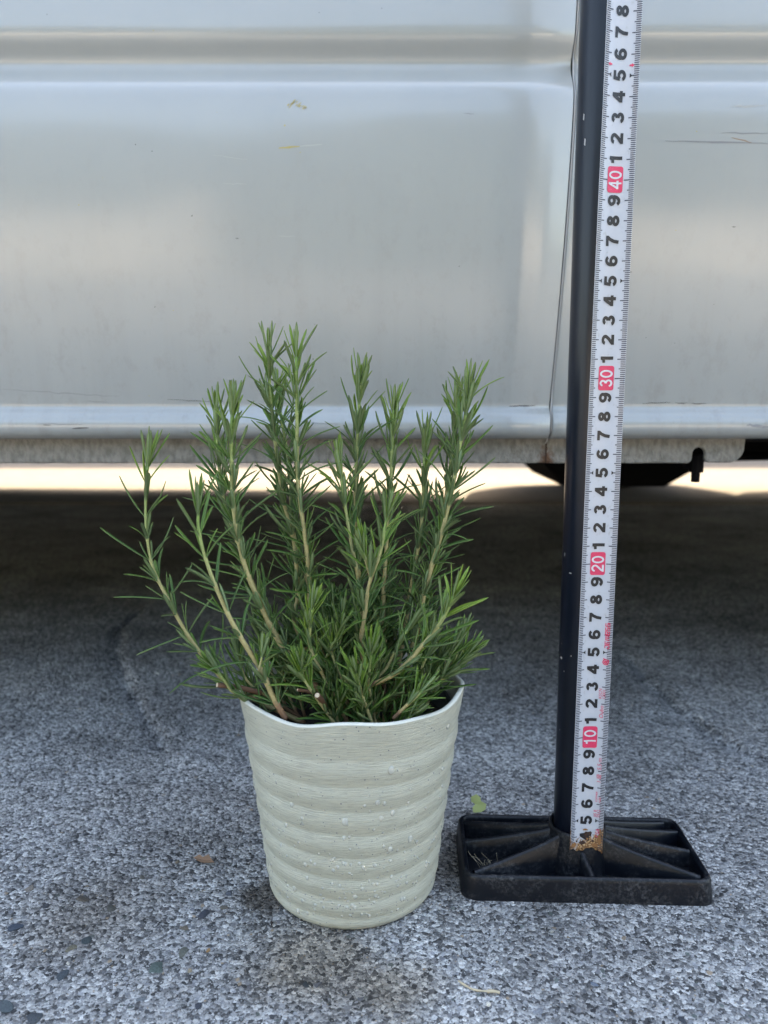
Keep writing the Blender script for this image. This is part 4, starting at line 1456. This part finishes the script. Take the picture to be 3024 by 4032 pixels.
def stem(pts, dys, r0=0.15, r1=0.07, root=None, spacing=1.0, start=0.1, brown=0.12, leafL=2.35, axil=3, young=1.0, main=True, az0=None, ext=0.0):
    """pts in the plant crop's pixels; dys = distance offsets (cm) at first and last point; root = soil point (dx, dy) or None"""
    n_ = len(pts)
    P = []
    if root is not None:
        P.append(np.array((POTX + root[0], POTY + root[1], 10.0)))
    for i, (x, y) in enumerate(pts):
        t = i / max(1, n_ - 1)
        P.append(crop(x, y, dys[0] + (dys[1] - dys[0]) * t))
    if ext:
        P[-1] = P[-1] + (P[-1] - P[-2]) / np.linalg.norm(P[-1] - P[-2]) * ext
    K = max(14, int(6 * len(P)))
    path, length = catmull(P, K)
    s = np.linspace(0, 1, K + 1)
    # nodes, closer together towards the tip
    nodes = []
    q = start * length
    while q < length - 0.25:
        nodes.append(q / length)
        rem = length - q
        q += spacing * 0.88 * (0.68 + 0.32 * min(1.0, rem / 4.0)) * G.uniform(0.88, 1.12)
    rad = r0 + (r1 - r0) * s
    for nd in nodes:
        rad = rad + 0.02 * np.exp(-((s - nd) * length / 0.09) ** 2)
    # finer path so that the nodes show
    s2 = np.linspace(0, 1, max(K, int(length / 0.12)) + 1)
    path2 = np.stack([np.interp(s2, s, path[:, k]) for k in range(3)], 1)
    rad2 = r0 + (r1 - r0) * s2
    for nd in nodes:
        rad2 = rad2 + 0.018 * np.exp(-((s2 - nd) * length / 0.10) ** 2)
    V, F = tube(path2, rad2, 7)
    age = np.repeat(np.where(s2 < brown, 0.22 * s2 / max(brown, 1e-3), 0.26 + 0.74 * ((s2 - brown) / (1 - brown)) ** 1.3), 7)
    so = obj_from("stem", V, F, M_STEM, plant, smooth=True, attrs={"age": age})
    si = len(STEMS)
    STEMS.append(so)
    az = G.uniform(0, math.pi) if az0 is None else az0
    for j, nd in enumerate(nodes):
        k = nd * K
        i0 = min(int(k), K - 1)
        base = path[i0] + (path[i0 + 1] - path[i0]) * (k - i0)
        tan = path[min(K, i0 + 2)] - path[max(0, i0 - 1)]
        tan /= np.linalg.norm(tan)
        up = length * (1 - nd)            # distance to the tip
        a = np.cross(tan, np.array([0.13, 0.95, 0.1])); a /= np.linalg.norm(a)
        b = np.cross(tan, a)
        th = az + (j % 2) * math.pi / 2 + G.uniform(-.3, .3)
        r_here = r0 + (r1 - r0) * nd
        for sgn in (0, math.pi):
            w = th + sgn + G.uniform(-.15, .15)
            azv = math.cos(w) * a + math.sin(w) * b
            tipf = min(1.0, up / 3.2)
            alpha = R(22 + 24 * tipf + G.uniform(-7, 11) + (10 if up > 7 else 0))
            L = leafL * (0.84 + 0.20 * tipf) * G.uniform(0.82, 1.2)
            if up > 8 and G.random() < 0.16:
                L *= 1.25; alpha += R(14)
            tone = max(0.02, min(1, (0.88 - 0.62 * min(1, up / 4.0)) * young + G.uniform(-.1, .14)))
            if main:
                add_leaf(si, base + azv * r_here * 0.7, tan, azv, alpha, L, G.uniform(.175, .23), tone)
            m_ = axil if up > 4.0 else max(1, axil - 1)
            for _ in range(G.randint(max(0, m_ - 1), m_ + 1)):
                w2 = w + G.uniform(-.75, .75)
                az2 = math.cos(w2) * a + math.sin(w2) * b
                add_leaf(si, base + az2 * r_here * 0.8 + tan * G.uniform(0, .12), tan, az2, R(G.uniform(9, 38)), leafL * (G.uniform(.36, .68) if up > 4 else G.uniform(.5, .85)), G.uniform(.17, .225), min(1, tone + G.uniform(.02, .28)))
    # tip tuft
    tan = path[-1] - path[-3]; tan /= np.linalg.norm(tan)
    a = np.cross(tan, np.array([0.13, 0.95, 0.1])); a /= np.linalg.norm(a); b = np.cross(tan, a)
    for j in range(7):
        w = az + j * 2.4 + G.uniform(-.2, .2)
        azv = math.cos(w) * a + math.sin(w) * b
        k = j / 6
        add_leaf(si, path[-1] - tan * (0.30 * k), tan, azv, R(3 + 21 * k + G.uniform(-3, 5)), leafL * (0.66 + 0.26 * k) * G.uniform(.85, 1.12), G.uniform(.15, .19), max(.3, min(1, 0.98 * young - .25 * k + G.uniform(-.06, .06))), G.choice([0, 2, 4]))


# main stems, read from the photograph
stem([(548, 1570), (440, 1462), (350, 1345), (265, 1190), (208, 1070), (184, 930), (180, 790), (186, 690), (192, 645)], (-1.5, -1.0), .15, .06, (-2.6, -1.0), 1.25, .14, .02, 2.5, 2)
stem([(752, 1692), (700, 1600), (650, 1490), (570, 1362), (510, 1250), (450, 1110), (412, 990), (394, 900), (395, 842)], (-4.6, -5.0), .16, .07, None, 1.55, .08, .10, 2.6, 2, .75)
stem([(775, 1440), (700, 1330), (640, 1200), (600, 1110), (560, 970), (536, 800), (530, 640), (530, 500), (538, 425)], (-1.6, -2.2), .19, .09, (0.2, -1.6), 1.05, .2, .24, 2.35, 4)
stem([(640, 1180), (560, 980), (500, 800), (478, 640), (470, 500), (468, 440)], (0.6, 1.2), .15, .075, (-1.2, 0.6), 1.0, .25, .15, 2.2, 3)
stem([(800, 1330), (800, 1200), (795, 1050), (778, 930), (742, 800), (716, 620), (697, 450), (686, 350), (684, 235)], (0.2, 0.4), .17, .075, (-0.2, 0.3), 1.0, .22, .16, 2.3, 3, ext=.5)
stem([(800, 1000), (770, 700), (740, 500), (722, 400), (718, 345)], (2.0, 2.6), .14, .075, (0, 1.8), 1.0, .3, .15, 2.2, 3)
stem([(860, 1330), (850, 1150), (832, 960), (812, 820), (800, 700), (798, 560), (797, 400), (795, 245)], (-0.6, -0.8), .17, .08, (0.2, -0.4), 1.0, .22, .14, 2.3, 3, ext=.4)
stem([(862, 1425), (852, 1330), (850, 1290), (862, 1235)], (-3.0, -3.3), .11, .07, (0.3, -2.8), .8, .35, .2, 1.9, 2)
stem([(1050, 1250), (1045, 1110), (1020, 980), (1000, 860), (985, 760), (972, 660)], (-1.0, -1.0), .15, .075, (1.2, -.9), 1.0, .2, .15, 2.3, 3)
stem([(1060, 1200), (1045, 1000), (1036, 800), (1040, 640), (1048, 480), (1052, 390), (1056, 315)], (0.8, 1.2), .16, .075, (1.4, 0.6), 1.0, .25, .15, 2.3, 3)
stem([(1062, 1400), (1070, 1300), (1085, 1180), (1100, 1115), (1138, 1010), (1158, 900), (1166, 868)], (-2.2, -2.6), .18, .07, (1.3, -2.0), 1.1, .25, .45, 2.3, 2, .9)
stem([(1098, 1110), (1080, 1050), (1066, 1000)], (-2.4, -2.8), .09, .06, None, .8, .3, 0, 2.0, 2, .95)
stem([(1150, 1250), (1152, 1150), (1162, 1000), (1176, 800), (1184, 640), (1188, 520), (1191, 430)], (0.4, 0.8), .16, .08, (1.8, .3), 1.0, .25, .15, 2.3, 3)
stem([(1240, 1310), (1262, 1160), (1298, 960), (1312, 800), (1316, 640), (1322, 550)], (1.0, 1.6), .15, .075, (2.2, .8), 1.05, .25, .18, 2.3, 3)
stem([(1290, 1330), (1312, 1200), (1350, 1060), (1392, 920), (1430, 760), (1456, 620), (1482, 470), (1496, 385)], (-0.4, -0.6), .18, .08, (2.3, -.3), 1.0, .2, .15, 2.35, 4, ext=.35)
stem([(1330, 1150), (1385, 900), (1418, 700), (1438, 520), (1448, 390)], (1.6, 2.2), .15, .075, (2.6, 1.4), 1.0, .3, .15, 2.2, 3)
stem([(1095, 1555), (1190, 1510), (1250, 1460), (1310, 1390), (1370, 1320), (1415, 1240), (1436, 1190)], (-3.4, -4.2), .13, .09, None, .85, .18, .06, 2.25, 2, 1.0)
stem([(1330, 1570), (1400, 1522), (1460, 1470), (1498, 1425)], (-1.4, -1.2), .10, .06, (2.6, -1.4), .8, .3, .3, 1.9, 2, .8)
stem([(1420, 1480), (1456, 1400), (1470, 1350)], (0.4, 0.8), .09, .06, (3.0, .2), .8, .35, .2, 1.8, 2, .8)
stem([(1190, 1690), (1235, 1645), (1285, 1600), (1310, 1575)], (-4.4, -4.4), .10, .06, None, .7, .25, .3, 1.7, 2, .7)
stem([(1070, 1610), (1052, 1545), (1038, 1500)], (-4.4, -4.8), .09, .06, (1.6, -3.6), .7, .35, .2, 1.9, 2, .8)
stem([(1092, 1560), (1096, 1480), (1100, 1415)], (-3.6, -4.0), .08, .055, (1.6, -3.2), .8, .35, .1, 2.0, 1, .8)
stem([(835, 1545), (818, 1500), (816, 1470)], (-4.4, -4.8), .09, .055, (0, -3.6), .7, .3, .2, 1.9, 2, .8)
stem([(640, 1500), (650, 1460), (655, 1425)], (-5.0, -5.0), .07, .05, None, .7, .3, .0, 1.7, 2, .8)
stem([(560, 1600), (505, 1540), (470, 1490)], (-3.0, -3.2), .10, .06, (-3.0, -2.4), .8, .3, .3, 1.9, 2, .6)
stem([(620, 1560), (570, 1480), (555, 1400)], (-1.0, -.6), .09, .06, (-2.6, -.6), .8, .25, .3, 2.0, 2, .6)
stem([(945, 1440), (955, 1370), (975, 1320)], (-2.6, -3.0), .09, .055, (.9, -2.2), .75, .35, .2, 1.9, 2, .7)
stem([(920, 1480), (930, 1420), (928, 1370)], (-2.0, -2.2), .09, .055, (.7, -1.8), .75, .35, .2, 1.9, 2, .6)
stem([(1110, 1560), (1165, 1480), (1215, 1380), (1262, 1310)], (-2.6, -2.4), .11, .06, (1.7, -2.2), .9, .3, .1, 2.1, 2, .7)
stem([(1300, 1500), (1330, 1430), (1350, 1380)], (-2.2, -2.4), .09, .055, (2.6, -1.8), .8, .3, .2, 1.9, 2, .6)
# low filling shoots between the stems
for k in range(48):
    ang = G.uniform(0, 2 * math.pi); rr_ = 4.6 * math.sqrt(G.random())
    rx, ry = rr_ * math.cos(ang), rr_ * math.sin(ang)
    hgt = G.uniform(2.2, 6.5) * (1.0 if ry > -2.5 else 0.5)
    top = np.array((POTX + rx * 1.15 + G.uniform(-.8, .8), POTY + ry * 1.1 + G.uniform(-.5, .5), 10.2 + hgt))
    b0 = np.array((POTX + rx * .8, POTY + ry * .8, 10.0))
    mid = (b0 + top) / 2 + np.array((G.uniform(-.3, .3), G.uniform(-.3, .3), 0))

    def to_crop(p):
        d_ = p[1] * _c + (CAM_H - p[2]) * _s
        px = 1512 + _f * p[0] / d_; py = 2016 + _f * ((CAM_H - p[2]) * _c - p[1] * _s) / d_
        return ((px - 400) / .9645, (py - 1200) / .9645)
    stem([to_crop(b0), to_crop(mid), to_crop(top)], (b0[1] - POTY, top[1] - POTY), .10, .055, None, .8, .22, .25, 2.0, 2, .45)

# which leaves show largest: splat every leaf into a small depth picture
BW, BH = 378, 504
zb = np.full((BH, BW), 1e9); ib = np.full((BH, BW), -1)
for li, (si, sh, base, d, nrm, L, W, tone) in enumerate(LEAVES):
    side_ = np.cross(nrm, d)
    ts = np.linspace(0, 1, 26)[:, None, None]; ws = np.linspace(-.5, .5, 4)[None, :, None]
    P = base + ts * L * d + ws * W * side_ + (SHAPES[sh][0][-1, 3] * ts * ts) * L * nrm
    P = P.reshape(-1, 3)
    dd = P[:, 1] * _c + (CAM_H - P[:, 2]) * _s
    px = ((1512 + _f * P[:, 0] / dd) / 8).astype(int); py = ((2016 + _f * ((CAM_H - P[:, 2]) * _c - P[:, 1] * _s) / dd) / 8).astype(int)
    ok = (px >= 0) & (px < BW) & (py >= 0) & (py < BH)
    for x, y, z in zip(px[ok], py[ok], dd[ok]):
        if z < zb[y, x]:
            zb[y, x] = z; ib[y, x] = li
cnt = np.bincount(ib[ib >= 0].ravel(), minlength=len(LEAVES))
BIGL = set(np.argsort(-cnt)[:300].tolist())

TONES = [0.1, 0.28, 0.46, 0.64, 0.85]
LM = {}


def leaf_mesh(shape, tone):
    ti = int(np.argmin([abs(tone - q) for q in TONES]))
    if (shape, ti) not in LM:
        V, F, un, al = SHAPES[shape]
        # length in x, width scale 0.1 in y/z; curvature folded in at the usual width ratio
        me_ = bpy.data.meshes.new("leaf")
        co = np.stack([V[:, 0], V[:, 1] * .1, V[:, 2] * .1 + V[:, 3]], 1)
        me_.from_pydata(co.tolist(), [], F)
        me_.polygons.foreach_set("use_smooth", [True] * len(me_.polygons))
        for nm, val in (("tone", np.full(len(V), TONES[ti])), ("under", un), ("along", al)):
            at_ = me_.attributes.new(nm, 'FLOAT', 'POINT'); at_.data.foreach_set("value", val)
        me_.materials.append(M_LEAF)
        LM[(shape, ti)] = me_
    return LM[(shape, ti)]


restV, restF, rT, rU, rA = [], [], [], [], []
nb = 0
for li, (si, sh, base, d, nrm, L, W, tone) in enumerate(LEAVES):
    if li in BIGL:
        side_ = np.cross(nrm, d)
        wy = W / .1
        M4 = Matrix(((d[0] * L, side_[0] * wy, nrm[0] * L, base[0]), (d[1] * L, side_[1] * wy, nrm[1] * L, base[1]), (d[2] * L, side_[2] * wy, nrm[2] * L, base[2]), (0, 0, 0, 1)))
        M4 = Matrix.Diagonal((CM, CM, CM, 1)) @ M4
        o = bpy.data.objects.new("leaf", leaf_mesh(sh, tone))
        COL.objects.link(o)
        o.parent = STEMS[si]
        o.matrix_local = Matrix.Translation(-plant.location) @ M4
    else:
        V = leaf_world(sh, base, d, nrm, L, W)
        restV.append(V)
        restF += [tuple(i + nb for i in q) for q in SHAPES[sh][1]]
        rT.append(np.full(len(V), tone)); rU.append(SHAPES[sh][2]); rA.append(SHAPES[sh][3])
        nb += len(V)
obj_from("foliage", np.vstack(restV), restF, M_LEAF, plant, smooth=True, attrs={"tone": np.concatenate(rT), "under": np.concatenate(rU), "along": np.concatenate(rA)}, kind="stuff")
print("leaves", len(LEAVES))


# pruned twig stubs
def stub(p, q, r_):
    path, ln = catmull([p, (np.array(p) + np.array(q)) / 2 + np.array((0, 0, .08)), q], 8)
    V, F = tube(path, [r_ * 1.1 - 0.1 * r_ * i / 8 for i in range(9)], 9, True)
    o_ = obj_from("cut_twig", V, F, barkm, plant, smooth=True)
    e = path[-1] + (path[-1] - path[-2]) / np.linalg.norm(path[-1] - path[-2]) * 0.012
    V2, F2 = tube([e - (path[-1] - path[-2]) * .02, e], [r_ * .92, r_ * .9], 9, True)
    obj_from("cut_end", V2, F2, cutm, o_)


stub(crop(650, 1585, -1.8), crop(472, 1552, -3.2), .13)
stub(crop(912, 1640, -3.6), crop(880, 1594, -4.8), .14)
stub(crop(900, 1600, -3.4), crop(800, 1572, -4.2), .08)

# ================================================================== LITTER
def loose(name, label, cat, v, f, mat, **kw):
    o = obj_from(name, v, f, mat, None, **kw)
    c = np.mean([tuple(p) for p in v], axis=0) * CM
    c[2] = min(p[2] for p in [tuple(q) for q in v]) * CM
    o.data.transform(Matrix.Translation(-Vector(c)))
    o.location = Vector(c)
    return tag(o, label, cat)


def leaf_sheet(center, pts, lift, seed, th=0.02):
    """a thin curled leaf: outline pts (dx, dz-plane as dy) fan with thickness"""
    g = random.Random(seed)
    n_ = len(pts)
    top = [(center[0] + x, center[1] + y, center[2] + z) for x, y, z in pts]
    cx_ = sum(p[0] for p in top) / n_; cy_ = sum(p[1] for p in top) / n_; cz_ = sum(p[2] for p in top) / n_ - lift
    V = top + [(cx_, cy_, cz_)] + [(x, y + th, z - th) for x, y, z in top] + [(cx_, cy_ + th, cz_ - th)]
    F = [(i, (i + 1) % n_, n_) for i in range(n_)] + [(n_ + 1 + (i + 1) % n_, n_ + 1 + i, 2 * n_ + 1) for i in range(n_)] + [(i, n_ + 1 + i, n_ + 1 + (i + 1) % n_, (i + 1) % n_) for i in range(n_)]
    return V, F


M_FALLEN = mk("fallen_green_leaf", (0.46, 0.50, 0.18, 1)); M_DRY = mk("dry_leaf", (0.17, 0.10, 0.06, 1), 0.8); M_STRAW = mk("straw", (0.48, 0.40, 0.27, 1), 0.8)
p = on_ground(1885, 3200)
v, f = leaf_sheet((p.x, p.y, 0.3), [(1.25 * a_, b_, 1.25 * c_) for a_, b_, c_ in ((-.42, .3, .55), (-.12, .3, .72), (.1, .25, .55), (.12, .15, .38), (.42, .1, .22), (.36, 0, -.05), (.12, -.05, -.18), (-.3, -.05, -.2), (-.34, .05, .05), (-.18, .15, .2), (-.4, .25, .3))], .06, 3)
loose("fallen_leaf", "torn yellow-green leaf lying on the ground behind the black base", "leaf", v, f, M_FALLEN)
p = on_ground(800, 3400)
v, f = leaf_sheet((p.x, p.y, 0.18), [(-.65, .25, .05), (-.3, .35, .22), (-.05, .15, .16), (.3, .2, .3), (.55, -.05, .1), (.75, -.25, .06), (.3, -.25, .02), (-.1, -.15, .0), (-.35, .0, .04)], .05, 5)
loose("dry_leaf", "curled brown dry leaf lying on the ground beside the pot", "leaf", v, f, M_DRY)
tw = [on_ground(x, y, 0.18) for x, y in ((1805, 3862), (1830, 3878), (1862, 3895), (1905, 3902), (1942, 3902), (1968, 3908))]
path, ln = catmull([tuple(q) for q in tw], 20)
v, f = tube(path, [.035 + .02 * math.sin(i * .5) ** 2 + .025 * (i > 14) for i in range(21)], 6)
loose("dry_twig", "thin bent straw-coloured twig on the ground in front of the pot", "twig", v, f, M_STRAW, smooth=True)
for k, (px, py, sz, colr, lab) in enumerate([
        (521, 2966, .13, (.62, .60, .52), "small rounded cream pebble on the dark ground far to the side of the pot"),
        (321, 3193, .09, (.62, .62, .60), "tiny white pebble on the grey ground nearest the photo's edge"),
        (821, 3745, .17, (.30, .19, .10), "small rusty brown pebble near the bottom beside the pot's foot"),
        (700, 3398, .22, (.20, .17, .13), "dull brown pebble lying just beside the curled dry leaf"),
        (1925, 3965, .16, (.60, .57, .50), "pale pebble on the ground just below the bent twig"),
        (2172, 3675, .14, (.55, .54, .50), "whitish pebble on the ground in front of the black base"),
        (748, 3830, .20, (.32, .27, .20), "tan pebble next to the largest dark green stone"),
        (1070, 3640, .17, (.035, .03, .03), "black seed-like chip on the ground by the pot's foot"),
        (268, 3800, .16, (.58, .56, .52), "white pebble on the paving at the lower corner"),
        (1960, 3700, .15, (.50, .48, .45), "off-white stone chip between the pot and the bent twig")]):
    p = on_ground(px, py); p.z = float(ground_z(np.array([p.x]), np.array([p.y]))[0]) + 0.04
    v, f = blob(p, sz, sz * .8, sz * .6, 300 + k, lift=.75, sub=2)
    loose("pebble", lab, "pebble", v, f, M_STONE, attrs={"stone_colour": np.tile(np.array([[*colr, 1.0]]), (len(v), 1))})

# wisp of dry grass caught in the base
V, F = [], []
g = random.Random(9)
for k in range(10):
    c0 = np.array(at_y(1880 + g.uniform(-25, 30), 3392 + g.uniform(-8, 4), 40.9)); c0[2] = max(c0[2], .5)
    c0 = np.array(bp(-5.9 + g.uniform(-.4, .9), -1.2 + g.uniform(-.3, .3), 0.55))
    tip = c0 + np.array((g.uniform(-.8, .8), g.uniform(-.1, .5), g.uniform(.1, .85)))
    path, ln = catmull([c0, (c0 + tip) / 2 + np.array((g.uniform(-.2, .2), 0, g.uniform(-.1, .25))), tip], 6)
    v_, f_ = tube(path, [.008] * 7, 4)
    b_ = len(V); V += v_; F += [tuple(i + b_ for i in q) for q in f_]
loose("dry_grass_wisp", "wisp of dry grass caught in a compartment of the black base", "dry grass", V, F, M_STRAW)
v, f = leaf_sheet(bp(-1.2, -2.55, .55), [(-.1, 0, .3), (.08, .02, .36), (.12, 0, .2), (.02, -.05, -.1), (-.06, -.02, .1)], .02, 8)
loose("leaf_scrap", "tiny pale leaf scrap stuck in the front compartment of the black base", "leaf", v, f, M_STRAW)
